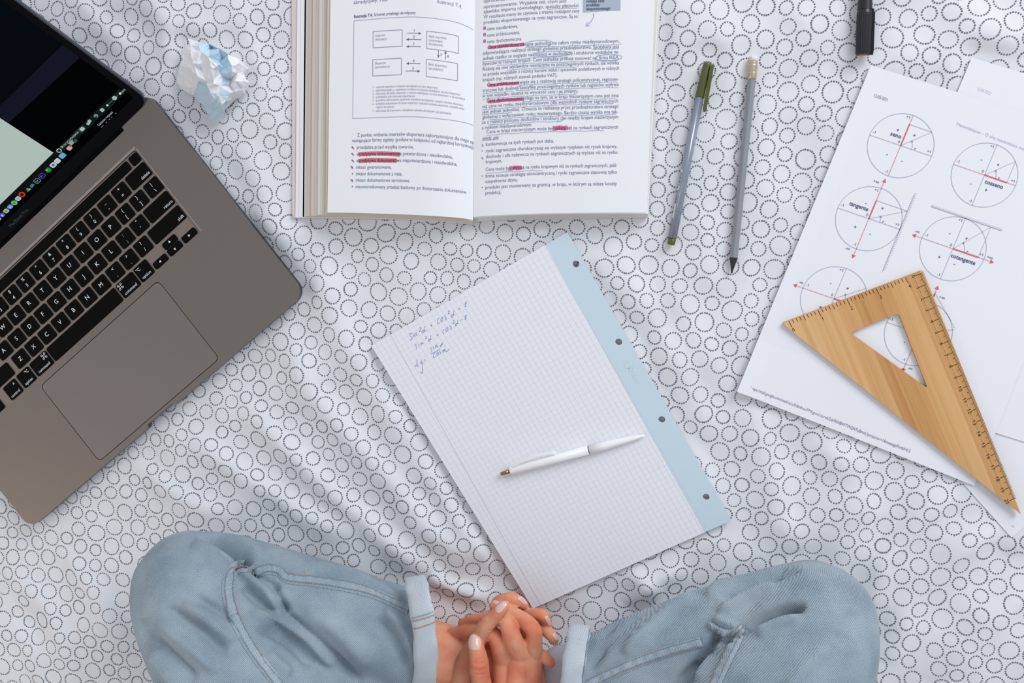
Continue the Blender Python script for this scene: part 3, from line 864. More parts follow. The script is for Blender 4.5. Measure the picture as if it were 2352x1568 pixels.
def diagrams():
    g = Acc(); XV = np.array([71.2, 24.5]); YV = np.array([28.8, -69.5])
    T = tuple(XV / np.linalg.norm(XV)); UP = (T[1], -T[0])
    def mk(cx, cy, k=1.0):
        C = np.array([cx, cy])
        return lambda x, y: tuple(C + k * (XV * x + YV * y))
    def line(m, pts, w=1.1, mi=0): g.ribbon([m(*p) for p in pts], w, az, mi=mi)
    def circle(m): g.ribbon([m(math.cos(t), math.sin(t)) for t in np.linspace(0, 2 * math.pi, 65)[:-1]], 1.15, az, closed=True, mi=0)
    def dots(m, p, q, n=24):
        for i in range(n):
            a0, a1 = i / n, (i + .55) / n
            line(m, [(p[0] + (q[0] - p[0]) * a0, p[1] + (q[1] - p[1]) * a0), (p[0] + (q[0] - p[0]) * a1, p[1] + (q[1] - p[1]) * a1)], 1.7, 1)
    def head(m, p, d, s=.12, mi=1):
        n = (-d[1], d[0])
        g.poly([az(*m(p[0] + d[0] * s, p[1] + d[1] * s)), az(*m(p[0] + n[0] * s * .55, p[1] + n[1] * s * .55)), az(*m(p[0] - n[0] * s * .55, p[1] - n[1] * s * .55))], mi)
    def lab(m, s, x, y, size=9.5, mi=2, bold=False, width=None):
        px, py = m(x, y); text(g, s, az, px, py, size, d=T, up=UP, mi=mi, bold=bold, width=width, center=True)
    def arc(m, r, a1):
        line(m, [(r * math.cos(t), r * math.sin(t)) for t in np.linspace(0, a1, 8)], 1.0); head(m, (r * math.cos(a1) + .02, r * math.sin(a1) - .02), (-.5, .86), .07, 0)
        lab(m, 'r', r + .1, .02, 9, bold=True)
    def hatch(m, p, q, side, n=30):
        line(m, [p, q], 1.2)
        for i in range(n):
            t = i / n; x, y = p[0] + (q[0] - p[0]) * t, p[1] + (q[1] - p[1]) * t
            line(m, [(x, y), (x + side[0], y + side[1])], .9)
    def signs(m, q):
        for s, (x, y) in zip(q, ((.27, .43), (-.26, .42), (-.28, -.38), (.22, -.42))): lab(m, s, x, y - .05, 11, bold=True)
    def ones(m, l=True, r=True, u=True, d=True):
        if r: lab(m, '+1', .87, .07)
        if l: lab(m, '-1', -.9, .09)
        if u: lab(m, '+1', -.12, .86)
        if d: lab(m, '-1', -.1, -.93)
        lab(m, '0', -.09, .05)
    INF = '\u221e'
    # sine
    m = mk(2069, 334.2); circle(m); line(m, [(-1, 0), (1, 0)]); dots(m, (0, 1), (0, .7), 6); dots(m, (0, 0), (0, -1)); line(m, [(0, 0), (0, .7)], 3, 1)
    line(m, [(0, .7), (.72, .7)]); line(m, [(0, 0), (.72, .7)], .9); arc(m, .35, .72); ones(m); signs(m, '++--'); lab(m, 'seno', -.25, .2, 13.5, bold=True, width=26)
    # cosine
    m = mk(2261.6, 401.7); circle(m); line(m, [(0, 1), (0, -1)]); dots(m, (-1, 0), (0, 0)); dots(m, (.72, 0), (1, 0), 7); line(m, [(0, 0), (.72, 0)], 3, 1)
    line(m, [(.72, 0), (.72, .7)], .9); line(m, [(0, 0), (.72, .7)], .9); arc(m, .35, .72); ones(m); signs(m, '+--+'); lab(m, 'cosseno', .38, -.23, 13.5, bold=True, width=44)
    # tangent
    m = mk(1995.8, 501.8); circle(m); line(m, [(-1, 0), (1, 0)]); dots(m, (0, 1.2), (0, .6), 15); dots(m, (0, 0), (0, -1.2), 28); line(m, [(0, 0), (0, .6)], 3, 1)
    head(m, (0, 1.2), (0, 1)); head(m, (0, -1.2), (0, -1)); line(m, [(0, .6), (1, .6)]); line(m, [(0, 0), (1, .6)], .9); arc(m, .35, .5); ones(m); signs(m, '+-+-')
    hatch(m, (1.0, 1.15), (1.0, -1.42), (.07, .07), 34); lab(m, '+' + INF, -.22, 1.1); lab(m, '-' + INF, -.25, -1.12); lab(m, 'tangente', -.42, .2, 13.5, bold=True, width=46)
    # cotangent
    m = mk(2188.9, 570.9, 1.0); circle(m); line(m, [(0, 1), (0, -1)]); dots(m, (-1.2, 0), (0, 0), 28); dots(m, (.82, 0), (1.2, 0), 9); line(m, [(0, 0), (.82, 0)], 3, 1)
    head(m, (-1.2, 0), (-1, 0)); head(m, (1.2, 0), (1, 0)); line(m, [(.82, 0), (.82, 1)], .9); line(m, [(0, 0), (.82, 1)], .9); arc(m, .35, .88); ones(m); signs(m, '+-+-')
    hatch(m, (-1.12, 1.0), (1.17, 1.0), (.07, .07), 34); lab(m, '-' + INF, -1.2, .1); lab(m, '+' + INF, 1.15, .07); lab(m, 'cotangente', .42, -.26, 13.5, bold=True, width=59)
    # secant
    m = mk(1915.5, 685.6); circle(m); line(m, [(0, 1), (0, -1)]); dots(m, (-1.2, 0), (0, 0), 28); line(m, [(0, 0), (1, 0)], 3, 1); head(m, (-1.2, 0), (-1, 0))
    line(m, [(0, 0), (.78, .62)], .9); arc(m, .35, .7); ones(m); signs(m, '+-+-'); lab(m, '-' + INF, -1.12, .1)
    # cosecant
    m = mk(2109.7, 764.8, 1.02); circle(m); line(m, [(-1, 0), (1, 0)]); dots(m, (0, 0), (0, -1.2), 28); dots(m, (0, 1.42), (0, 1.15), 6); line(m, [(0, 0), (0, 1.28)], 3, 1); head(m, (0, -1.15), (0, -1)); head(m, (0, 1.42), (0, 1))
    line(m, [(0, 1.3), (.95, .5)], .9); line(m, [(0, 0), (.95, .45)], .9); ones(m); signs(m, '+--+'); lab(m, '-' + INF, .18, -1.12); lab(m, '+' + INF, .25, 1.2)
    g.build('circle_diagram', [M_lineg, M_red, M_navy], sheet_a, fix=False)
    a = Acc()
    text(a, '12/05/2021', az, 2006.5, 222, 10.5, width=33, d=T, up=UP, mi=0)
    d2 = (366, 147); l = math.hypot(*d2); d2 = (d2[0] / l, d2[1] / l)
    a.build('printed_date', [mat('url_ink', (128, 134, 158), .8)], sheet_a, fix=False); a = Acc()
    text(a, 'https://mail.google.com/mail/ca/u/0/#inbox/FMfcgxwLtszrwkZdrFKNBWTWQNTpBmnL?projector=1&messagePartId=0.5', az, 1723, 892, 10.5, width=395, d=d2, up=(d2[1], -d2[0]), mi=0)
    d3 = (154, 58); l = math.hypot(*d3); d3 = (d3[0] / l, d3[1] / l)
    a.build('printed_address', [mat('url_ink', (128, 134, 158), .8)], sheet_a, fix=False); a = Acc()
    text(a, 'Matematiques - O site matemático mais descomplicado', az, 2197, 287, 10.5, width=238, d=d3, up=(d3[1], -d3[0]), mi=1)
    a.build('printed_title', [mat('url_ink', (128, 134, 158), .8), mat('pale_print_ink', (186, 194, 214), .8)], sheet_a, fix=False)
    a = Acc(); text(a, '12/05/2021', plane(.0013 + .0004), 2244, 207, 10.5, width=33, d=T, up=UP); a.build('printed_date', [mat('pale_print_ink2', (196, 204, 220), .8)], sheet_c, fix=False)
    a = Acc(); text(a, '5', plane(.0004 + .0004), 2327, 1212, 9, d=(.77, -.64)); a.build('page_number', [mat('pale_print_ink3', (176, 184, 202), .8)], sheet_b, fix=False)
diagrams()

# ------------------------------------------------------------------ wooden triangle
def wood():
    m = bpy.data.materials.new('bamboo'); m.use_nodes = True; nt = m.node_tree; b = nt.nodes['Principled BSDF']
    N = nt.nodes.new; L = nt.links.new
    tc = N('ShaderNodeTexCoord'); mp = N('ShaderNodeMapping')
    p, q = P(2120, 628, 0), P(2333, 1143, 0); ang = math.atan2(q.y - p.y, q.x - p.x)
    mp.vector_type = 'POINT'; mp.inputs['Rotation'].default_value = (0, 0, -ang)
    L(tc.outputs['Object'], mp.inputs[0])
    sc = N('ShaderNodeMapping'); sc.inputs['Scale'].default_value = (3.5, 260, 1); L(mp.outputs[0], sc.inputs[0])
    n1 = N('ShaderNodeTexNoise'); n1.inputs['Scale'].default_value = 1.0; n1.inputs['Detail'].default_value = 6; L(sc.outputs[0], n1.inputs['Vector'])
    sc2 = N('ShaderNodeMapping'); sc2.inputs['Scale'].default_value = (1.2, 90, 1); L(mp.outputs[0], sc2.inputs[0])
    n2 = N('ShaderNodeTexNoise'); n2.inputs['Scale'].default_value = 1.0; n2.inputs['Detail'].default_value = 2; L(sc2.outputs[0], n2.inputs['Vector'])
    # laminated strips about 12 mm wide, each its own tone
    sx = N('ShaderNodeSeparateXYZ'); L(mp.outputs[0], sx.inputs[0])
    mu = N('ShaderNodeMath'); mu.operation = 'MULTIPLY'; mu.inputs[1].default_value = 85; L(sx.outputs[1], mu.inputs[0])
    fl = N('ShaderNodeMath'); fl.operation = 'FLOOR'; L(mu.outputs[0], fl.inputs[0])
    wn = N('ShaderNodeTexWhiteNoise'); wn.noise_dimensions = '1D'; L(fl.outputs[0], wn.inputs['W'])
    def mixf(a, b_, f):
        k = N('ShaderNodeMix'); k.data_type = 'FLOAT'; k.inputs[0].default_value = f; L(a, k.inputs[2]); L(b_, k.inputs[3]); return k.outputs[0]
    x = mixf(n1.outputs['Fac'], n2.outputs['Fac'], .45); x = mixf(x, wn.outputs['Value'], .28)
    r = N('ShaderNodeValToRGB'); e = r.color_ramp.elements
    e[0].position = .25; e[0].color = (*srgb(184, 128, 72), 1); e[1].position = .78; e[1].color = (*srgb(236, 196, 148), 1)
    k = r.color_ramp.elements.new(.5); k.color = (*srgb(217, 170, 116), 1)
    L(x, r.inputs[0]); L(r.outputs[0], b.inputs['Base Color']); b.inputs['Roughness'].default_value = .55; b.inputs['Specular IOR Level'].default_value = .25
    return m
M_wood = wood(); M_burn = mat('burnt_mark', (74, 50, 30), 0.9, spec=0.1); M_wside = mat('bamboo_edge', (176, 126, 78), .7)
TZ0, TZ1 = 0.0032, 0.0062
tri = thing('set_square', 'bamboo triangle ruler with burnt scale marks lying on the printed sheets', 'ruler', Vector((P(2110, 800, 0).x, P(2110, 800, 0).y, TZ0)))
def rounded(pts, r, n=4):
    out = []
    for i, p in enumerate(pts):
        p = Vector(p); a = Vector(pts[i - 1]) - p; b = Vector(pts[(i + 1) % len(pts)]) - p
        s = p + a.normalized() * min(r, a.length / 3); e = p + b.normalized() * min(r, b.length / 3)
        for k in range(n + 1):
            t = k / n; out.append(tuple(s * (1 - t) ** 2 + p * 2 * t * (1 - t) + e * t * t))
    return out
a = Acc()
outer = rounded([(2120, 620), (2346, 1182), (1796, 742)], 5); hole = rounded([(2064, 719), (2131, 892), (1953, 764)], 9)
OW = [tuple(P(*q, TZ1))[:2] for q in outer]; HW = [tuple(P(*q, TZ1))[:2] for q in hole]
a.prism(OW, [HW], lambda x, y, z: Vector((x, y, z)), TZ0, TZ1, 0, 1)
a.build('blade', [M_wood, M_wside], tri)
def scales():
    a = Acc(); f = plane(TZ1 + .00012)
    p0, p1 = Vector((2119.5, 626)), Vector((2334, 1143)); d = (p1 - p0).normalized(); n = Vector((-d.y, d.x))     # n points into the wood?
    if n.x > 0: n = -n
    for k in range(201):
        q = p0 + (p1 - p0) * k / 200 - n * .0; L = 17 if k % 10 == 0 else (11.5 if k % 5 == 0 else 7.5)
        s = q - n * -.4
        a.ribbon([tuple(s), tuple(s + n * L)], 1.25 if k % 10 == 0 else .95, f)
    for k in range(21):
        q = p0 + (p1 - p0) * k / 20 + n * 27 - d * 1.5
        text(a, str(k), f, q.x + d.x * 1, q.y + d.y * 1, 12.5, d=tuple(d), up=(-n.x, -n.y), center=True)
    # a thin line beside the numbers
    a.ribbon([tuple(p0 + n * 22 + d * 4), tuple(p1 + n * 22 - d * 30)], .35, f)
    e0, e1 = Vector((1811.5, 736.5)), Vector((2079, 636.5)); d = (e1 - e0).normalized(); n = Vector((-d.y, d.x))
    if n.y < 0: n = -n
    for k in range(33):
        q = e0 + (e1 - e0) * k / 32; L = 16 if k % 8 == 0 else (12.5 if k % 4 == 0 else 9)
        tl = (n + d * .12)
        a.ribbon([tuple(q + n * .6), tuple(q + tl * L)], 1.25, f)
    for k in range(5):
        q = e0 + (e1 - e0) * k / 4 + n * 27 + d * 3
        text(a, str(k), f, q.x, q.y, 12.5, d=tuple(d), up=(d.y, -d.x), center=True)
    a.build('scale_marks', [M_burn], tri, fix=False)
scales()

# ------------------------------------------------------------------ open book
M_bpage = mat('book_paper', (240, 241, 243), 0.75, spec=0.2)
M_bedge = mat('book_paper_edges', (222, 219, 213), 0.85, spec=0.1)
M_bcream = mat('book_paper_edges_cream', (218, 204, 186), 0.85, spec=0.1)
M_cover = mat('pale_pink_cover', (222, 208, 205), 0.6, spec=0.3)
M_text = mat('book_print', (134, 140, 162), 0.8, spec=0.1)
M_textf = mat('book_print_small', (156, 163, 182), 0.8, spec=0.1)
M_bold = mat('book_print_bold', (104, 112, 132), 0.8, spec=0.1)
M_onhl = mat('print_under_highlighter', (112, 40, 70), 0.8, spec=0.1)
M_hl1 = mat('red_highlighter', (214, 122, 136), 0.8, spec=0.1)
M_hl2 = mat('pink_highlighter', (214, 120, 156), 0.8, spec=0.1)
M_hl3 = mat('violet_highlighter', (186, 128, 190), 0.8, spec=0.1)
M_under = mat('blue_underline_ink', (146, 166, 206), 0.8, spec=0.1)
M_box = mat('grey_side_box', (178, 186, 200), 0.8, spec=0.1)
book = thing('open_book', 'thick open paperback textbook with pink highlighted passages and pencilled underlines', 'book', P(1090, 200, 0.0))
YB, YT = 488.0, -110.0
LK = [0, .17, .38, .6, .826, .93, 1]
LROW = {45: [3, 0, -6.0, -8.6, 0, 11, 24], 270: [1, 0, -2.8, -3.8, 3.5, 9.5, 17], 487: [0, .6, 2.6, 5.4, 10, 13.2, 17]}
RK = [0, .03, .08, .28, .5, .8, 1]
RROW = {100: [20, 17, 14.5, 7.5, 3.6, 0, -2], 300: [15, 13, 11, 5.6, 2.6, 0, -1.5], 490: [10, 9, 7.5, 3.4, 1.2, 0, 0]}
def interp(K, R, u, y):
    ys = sorted(R); i = 0 if y < ys[1] else 1
    t = (y - ys[i]) / (ys[i + 1] - ys[i])
    # smooth curve through the knots
    def ev(row):
        k = 0
        while k < len(K) - 2 and u > K[k + 1]: k += 1
        h = K[k + 1] - K[k]; s = (u - K[k]) / h
        def sl(q):
            if q == 0: return (row[1] - row[0]) / (K[1] - K[0])
            if q == len(K) - 1: return (row[-1] - row[-2]) / (K[-1] - K[-2])
            return (row[q + 1] - row[q - 1]) / (K[q + 1] - K[q - 1])
        a, b = sl(k) * h, sl(k + 1) * h
        return row[k] * (2 * s ** 3 - 3 * s * s + 1) + a * (s ** 3 - 2 * s * s + s) + row[k + 1] * (-2 * s ** 3 + 3 * s * s) + b * (s ** 3 - s * s)
    return ev(R[ys[i]]) * (1 - t) + ev(R[ys[i + 1]]) * t
def lz(u): return .0245 + .0015 * math.sin(min(1, u / .6) * math.pi * .5) - .013 * max(0, (u - .62) / .38) ** 2.2
def rz(u): return .0135 + .0060 * (1 - math.exp(-u * 9)) - .0035 * max(0, (u - .6) / .4) ** 2
def lx(y): return (759 + (752 - 759) * y / 488, 1093 + (1087 - 1093) * y / 488)
def rx(y): return (1091.5 + (1087 - 1091.5) * y / 488, 1503 + (1483 - 1503) * y / 488)
def LPG(x, y, dz=0.0):
    a, b = lx(y); u = min(1, max(0, (x - a) / (b - a)))
    return P(x, y + interp(LK, LROW, u, y), lz(u) + dz)
def RPG(x, y, dz=0.0):
    a, b = rx(y); u = min(1, max(0, (x - a) / (b - a)))
    return P(x, y + interp(RK, RROW, u, y), rz(u) + dz)
def page(name, fx, fn, n=72, m=20):
    a = Acc(); V = []
    for t in (0, -.00025):
        for j in range(m + 1):
            y = YB + (YT - YB) * j / m; x0, x1 = fx(y)
            for i in range(n + 1): V.append(fn(x0 + (x1 - x0) * i / n, y, t))
    N = (n + 1) * (m + 1); F = []
    for j in range(m):
        for i in range(n):
            k = j * (n + 1) + i; q = (k, k + 1, k + n + 2, k + n + 1)
            F.append(q); F.append(tuple(w + N for w in q[::-1]))
    for j in range(m):
        for i in (0, n):
            k = j * (n + 1) + i; F.append((k, k + n + 1, k + n + 1 + N, k + N))
    for i in range(n):
        for j in (0, m):
            k = j * (n + 1) + i; F.append((k, k + 1, k + 1 + N, k + N))
    a.add(V, F); return a.build(name, [M_bpage], book, smooth=False)
pl = page('page', lx, LPG); pr = page('page', rx, RPG)

def block():
    # left half: bundles of leaves, each lower one reaching further out and further down
    specs = []
    n = 26
    for k in range(n):
        t = k / (n - 1)
        x = 757 - 60 * t ** 1.05 + random.uniform(-1.4, 1.4) * (k > 0) - (6 if k in (9, 15) else 0)
        z1 = .0240 - .0195 * t - .0003; yb = 489.5 + 8.5 * t ** .8
        if k in (1, 2, 3): yb = 491 + k * .8; x = 750 + random.uniform(-2, 2)
        specs.append((x, z1, yb, M_bcream if (k in (1, 2, 3, 4, 5, 6, 11) or (k > 6 and random.random() < .25)) else M_bedge))
    specs.append((688, .0042, 499, M_bpage)); specs.append((679.5, .0034, 499.5, M_bpage))
    for k, (x, z1, yb, m) in enumerate(specs):
        a = Acc(); N = 14; V = []; dz = .00082
        for z in (0, -dz):
            for j in range(2):
                y = yb if j == 0 else YT
                for i in range(N + 1):
                    u = i / N; X = x + (1088 - x) * u; X += (4.5 * (1 - y / 488) - 1) * (1 if i else 1)
                    drop = z1 - max(0, (u - .6) / .4) ** 2 * max(0, z1 - .006) * .62
                    yy = y + interp(LK, LROW, min(1, max(0, (X - 755) / 335)), y) * (1 if X > 755 else 0)
                    V.append(P(X, yy, max(.0006, drop + z)))
        q = 2 * (N + 1); F = []
        for i in range(N):
            F += [(i, i + 1, N + 2 + i, N + 1 + i), (q + i + 1, q + i, q + N + 1 + i, q + N + 2 + i), (i, q + i, q + i + 1, i + 1)]
        F += [(0, N + 1, q + N + 1, q), (N, q + N, q + 2 * N + 1, 2 * N + 1)]
        a.add(V, F); a.build('leaf_bundle', [m], book)
    # right half
    n = 20
    for k in range(n):
        t = k / (n - 1); a = Acc(); N = 14; V = []; x = 1484 + (2 if k < 3 else 5 + 5 * t) + random.uniform(-1, 1); yb = 489.3 + 10.5 * t
        if k < 3: yb = 490 + k * .3
        for z in (0, -.0007):
            for j in range(2):
                y = yb if j == 0 else YT
                for i in range(N + 1):
                    u = i / N; xx = x + (24 if t > .1 else 18) * (1 - y / 488) if y < 400 else x + (488 - y) * .06 - (6 * t * max(0, (y - 470) / 30) if i > N - 2 else 0)
                    X = 1088 + (xx - 1088) * u
                    top = rz(min(1, u)) - .0005 - t * (rz(min(1, u)) - .0030)
                    V.append(P(X, y + interp(RK, RROW, min(1, u), y), max(.0006, top + z)))
        q = 2 * (N + 1); F = []
        for i in range(N):
            F += [(i, i + 1, N + 2 + i, N + 1 + i), (q + i + 1, q + i, q + N + 1 + i, q + N + 2 + i), (i, q + i, q + i + 1, i + 1)]
        F += [(0, N + 1, q + N + 1, q), (N, q + N, q + 2 * N + 1, 2 * N + 1)]
        a.add(V, F); a.build('leaf_bundle', [M_bedge if k % 3 else M_bpage], book)
    # limp paper cover under both halves
    a = Acc()
    def cz(x, y, z): return P(x, y, z)
    a.prism([(670, YT - 4), (671, 494), (674, 499.8), (680, 501.2), (1080, 507), (1096, 507), (1484, 500.5), (1486, 496), (1512, YT - 4)], [], cz, .0003, .0022)
    a.build('cover', [M_cover], book)
    a = Acc()
    a.ribbon([(673.5, YT), (674.5, 480), (677, 497)], 6.5, lambda x, y: P(x, y, .0023)); a.build('cover_fold', [mat('pink_cover_edge', (226, 209, 204), .6)], book, fix=False)
block()

def book_print():
    f = lambda x, y: LPG(x, y, .00028); g = lambda x, y: RPG(x, y, .00028)
    a = Acc()            # left page: 0 text 1 small 2 bold
    S = 11.6
    text(a, 'akredytywy. Plus', f, 812, 9, S, mi=0); text(a, 'ilustracji 7.4.', f, 1004, 12, S, width=58, mi=1)
    text(a, 'Ilustracja 7.4.', f, 813, 41, 10, width=43, bold=True, mi=2); text(a, 'Schemat przebiegu akredytywy', f, 859, 41, 10, width=96, mi=2)
    def ln(pts, w=.9, mi=1):
        q = []
        for i in range(len(pts) - 1):
            n = max(1, int(math.hypot(pts[i + 1][0] - pts[i][0], pts[i + 1][1] - pts[i][1]) / 12))
            q += [(pts[i][0] + (pts[i + 1][0] - pts[i][0]) * k / n, pts[i][1] + (pts[i + 1][1] - pts[i][1]) * k / n) for k in range(n)]
        a.ribbon(q + [pts[-1]], w, f, mi=mi)
    ln([(1088, 47.5), (813, 47.5)]); ln([(813, 47.5), (810, 272)]); ln([(810, 272), (1087, 271.5)])
    for x0, y0, x1, y1 in ((857, 76, 924, 113), (980, 78, 1053, 117), (856, 140, 922, 177), (979, 141, 1051, 180)):
        for e in (((x0, y0), (x1, y0)), ((x1, y0), (x1, y1)), ((x1, y1), (x0, y1)), ((x0, y1), (x0, y0))): ln(e, 1.2)
    for s, x, y in (('Importer', 862, 88), ('(kupujący)', 862, 96.5), ('Bank importera', 985.5, 91), ('(otwierający', 985, 99.5), ('akredytywę)', 985, 108), ('Eksporter', 861, 151), ('(sprzedawca)', 861, 159.5), ('Bank eksportera', 984, 154), ('(sprzedawcy)', 984, 163)):
        text(a, s, f, x, y, 7.8, sx=6.4, mi=1)
    def arrow(p, q, s, sx, sy):
        ln([p, q], 1.1, 2); d = Vector((q[0] - p[0], q[1] - p[1])).normalized(); n = (-d.y, d.x)
        a.poly([f(q[0] + d.x * 2, q[1] + d.y * 2), f(q[0] - d.x * 4 + n[0] * 2.8, q[1] - d.y * 4 + n[1] * 2.8), f(q[0] - d.x * 4 - n[0] * 2.8, q[1] - d.y * 4 - n[1] * 2.8)], 2)
        text(a, s, f, sx, sy, 8.5, mi=2, center=True)
    arrow((935, 84), (966, 84), '1', 951, 81); arrow((968, 98), (935, 98), '2', 951, 95); arrow((967, 114), (935, 114), '7', 950.5, 111)
    arrow((966, 152), (935, 152), '4', 950, 149); arrow((932, 169), (963, 169), '5', 949, 166)
    arrow((1007, 118), (1007, 133), '3', 1013, 130); arrow((1023.5, 136), (1023.5, 119), '6', 1029.5, 131)
    for n, s, y, w in (('1 –', 'wniosek importera o otwarcie akredytywy na rzecz eksportera', 205, 141), ('2 –', 'informacja banku o wydzieleniu środków na rachunku akredytywy na rzecz eksportera', 212.5, 193), ('3 –', 'informacja dla banku eksportera o otwarciu akredytywy na rzecz eksportera i o jej warunkach', 220, 204), ('4 –', 'przekazanie tych informacji eksporterowi', 227.5, 89), ('5 –', 'przesłanie dokumentów (spełnienie warunków akredytywy) i uznanie rachunku eksportera', 235, 200), ('6 –', 'przesłanie dokumentów do banku importera i rozliczenie się banku eksportera z bankiem otwie-', 243, 203), ('', 'rającym akredytywę', 250.5, 41), ('7 –', 'informacja dla importera o obciążeniu rachunku akredytywy i jej zakończeniu', 259, 172)):
        if n: text(a, n, f, 855.5, y, 7, sx=5.4, mi=1)
        text(a, s, f, 864, y, 7.4, width=w, mi=1)
    text(a, 'Z punktu widzenia interesów eksportera najkorzystniejsze dla niego są', f, 820.5, 314, S, width=267, mi=0)
    text(a, 'następujące formy zapłaty (podane w kolejności od najbardziej korzystnej)', f, 809, 326, S, width=278, mi=0)
    for s, y, w in (('przedpłata przed wysyłką towarów,', 342, 131), ('akredytywa dokumentowa potwierdzona i nieodwołalna,', 357, 221), ('akredytywa dokumentowa niepotwierdzona i nieodwołalna,', 372, 232), ('inkaso gwarantowane,', 387, 81), ('inkaso dokumentowe a vista,', 402, 106), ('inkaso dokumentowe terminowe,', 416.5, 124), ('nieuwarunkowany przekaz bankowy po dostarczeniu dokumentów.', 431.5, 256)):
        if s.startswith('akred'):
            k = s.index('dokumentow') + 10
            text_parts(a, [('a', 0), (s[1:k], 3), (s[k:], 0)], f, 819.5 - (y - 342) * .03, y, S, w)
        else: text(a, s, f, 819.5 - (y - 342) * .03, y, S, width=w, mi=0)
        a.poly([f(809.5 + 1.5 * math.cos(t), y - 3.6 + 1.5 * math.sin(t)) for t in np.linspace(0, 5.6, 8)], 2)
    a.build('printed_text', [M_text, M_textf, M_bold, M_onhl], pl, fix=False)
    h = Acc(); fh = lambda x, y: LPG(x, y, .00014)
    fine = lambda q: [tuple(p) for p in catmull(q, 8)]
    h.ribbon(fine([(823.5, 354.5), (850, 353), (880, 353), (919, 355.5)]), 9.5, fh, mi=0)
    h.ribbon(fine([(824, 369.5), (850, 368), (880, 368.5), (911, 369)]), 9.5, fh, mi=0)
    for x, y in ((808, 336), (807.5, 351), (808, 366), (805.5, 381), (805.5, 411)):
        h.ribbon([(x, y), (x + 5, y + 6)], 3, fh, mi=1)
    h.build('highlighter_mark', [M_hl1, M_hl2], pl, fix=False)['kind'] = 'stuff'

    a = Acc(); S = 11.8
    R = [
        ('oprocentowanie kredytów, dodatkowe koszty', 1111, -12, 220, 0), ('oprocentowanie. Wyjaśnia też, czym jest', 1111, 1.5, 190, 0), ('zjawisko importu równoległego, sposoby płatności.', 1111, 13, 220, 0),
        ('W rezultacie mamy do czynienia z trzema rodzajami ceny', 1111, 25.5, 220, 0), ('produktu eksportowanego na rynki zagraniczne. Są to:', 1111, 38, 218, 0),
        ('cena standardowa,', 1119, 54, 71, 0), ('cena zróżnicowana,', 1119, 69, 75, 0), ('cena dychotomiczna.', 1119, 84, 80, 0),
        ('Cena standardowa to', 1120, 97.5, 83, 2), ('cena jednolita na całym rynku międzynarodowym,', 1206, 97.5, 217, 0),
        ('odpowiadająca realizacji strategii globalnej przedsiębiorstwa. Spotykana jest', 1109, 110, 313, 0),
        ('jednak rzadko ze względu na (różnice w dochodach) i strukturze wydatków na-', 1109, 122.5, 313, 0),
        ('bywców w różnych krajach. Ceny jednolite próbuje stosować np. firma IKEA.', 1109, 135, 313, 0),
        ('Różnią się one wprawdzie nieznacznie na poszczególnych rynkach, ale wynika', 1109, 147.5, 313, 0),
        ('to przede wszystkim z różnicy kursów walut i systemów podatkowych w różnych', 1109, 160, 313, 0),
        ('krajach (np. różnych stawek podatku VAT).', 1109, 172.5, 171, 0),
        ('Cena zróżnicowana', 1119, 185, 73, 2), ('wiąże się z realizacją strategii policentrycznej, regiocen-', 1193, 185, 228, 0),
        ('trycznej lub dualnej. Specyfika poszczególnych rynków lub regionów wpływa', 1109, 197.5, 312, 0),
        ('w tym wypadku istotnie na wysokość ceny i jej zmiany.', 1108, 210, 216, 0),
        ('Cena dychotomiczna', 1118, 222.5, 80, 2), ('polega na tym, że w kraju macierzystym cena jest inna', 1200, 222.5, 221, 0),
        ('niż cena na rynku międzynarodowym (dla wszystkich rynków zagranicznych', 1108, 235, 312, 0),
        ('jest jednak jednolita). Oznacza to realizację przez przedsiębiorstwo strategii', 1108, 247.5, 312, 0),
        ('globalnej z wyłączeniem rynku macierzystego. Bardzo często wynika ona tak-', 1108, 260, 312, 0),
        ('że z różnicy poziomu dochodów i struktury cen między krajem macierzystym', 1107, 272, 313, 0),
        ('a rynkiem międzynarodowym.', 1107, 284.5, 115, 0),
        ('Cena w kraju macierzystym może być niższa niż na rynkach zagranicznych', 1117, 295, 303, 0), ('wtedy, gdy:', 1108, 309.5, 38, 0),
        ('konkurencja na tych rynkach jest słaba,', 1116, 324, 156, 0), ('rynki zagraniczne charakteryzują się wyższym ryzykiem niż rynek krajowy,', 1116, 339.5, 302, 0),
        ('dochody i siła nabywcza na rynkach zagranicznych są wyższe niż na rynku', 1116, 353, 302, 0), ('krajowym.', 1116, 365, 37, 0),
        ('Cena może być wyższa na rynku krajowym niż na rynkach zagranicznych, jeśli:', 1115, 383, 302, 0),
        ('firma stosuje strategię etnocentryczną i rynki zagraniczne stanowią tylko', 1115, 398.5, 302, 0), ('uzupełnienie zbytu,', 1115, 411, 74, 0),
        ('produkt jest montowany za granicą, w kraju, w którym są niższe koszty', 1115, 425, 302, 0), ('produkcji,', 1115, 438, 36, 0)]
    for s, x, y, w, m in R:
        h = 'niższa niż' if 'być niższa' in s else ('wyższa' if 'być wyższa' in s else None)
        if h:
            i = s.index(h); text_parts(a, [(s[:i], 0), (h, 5), (s[i + len(h):], 0)], g, x, y, S, w)
        else: text(a, s, g, x, y, S, width=w, mi=5 if m == 2 else 0, shear=.25 if m == 2 else 0.0)
    for y in (336, 395, 421.5): a.poly([g(1107.5 + 1.3 * math.cos(t), y - 1 + 1.3 * math.sin(t)) for t in np.linspace(0, 5.6, 8)], 2)
    a.poly([g(x, y) for x, y in ((1339, -30), (1425, -30), (1425, 24), (1339, 26))], 3)
    for s, y in (('rodzaje ceny', 4), ('produktu', 13), ('eksportowanego', 22)): text(a, s, lambda x, y_: RPG(x, y_, .0005), 1346.5, y - 1, 9.5, sx=8.2, bold=True, mi=4)
    a.build('printed_text', [M_text, M_textf, M_bold, M_box, M_bold, M_onhl], pr, fix=False)
    h = Acc(); fh = lambda x, y: RPG(x, y, .00014)
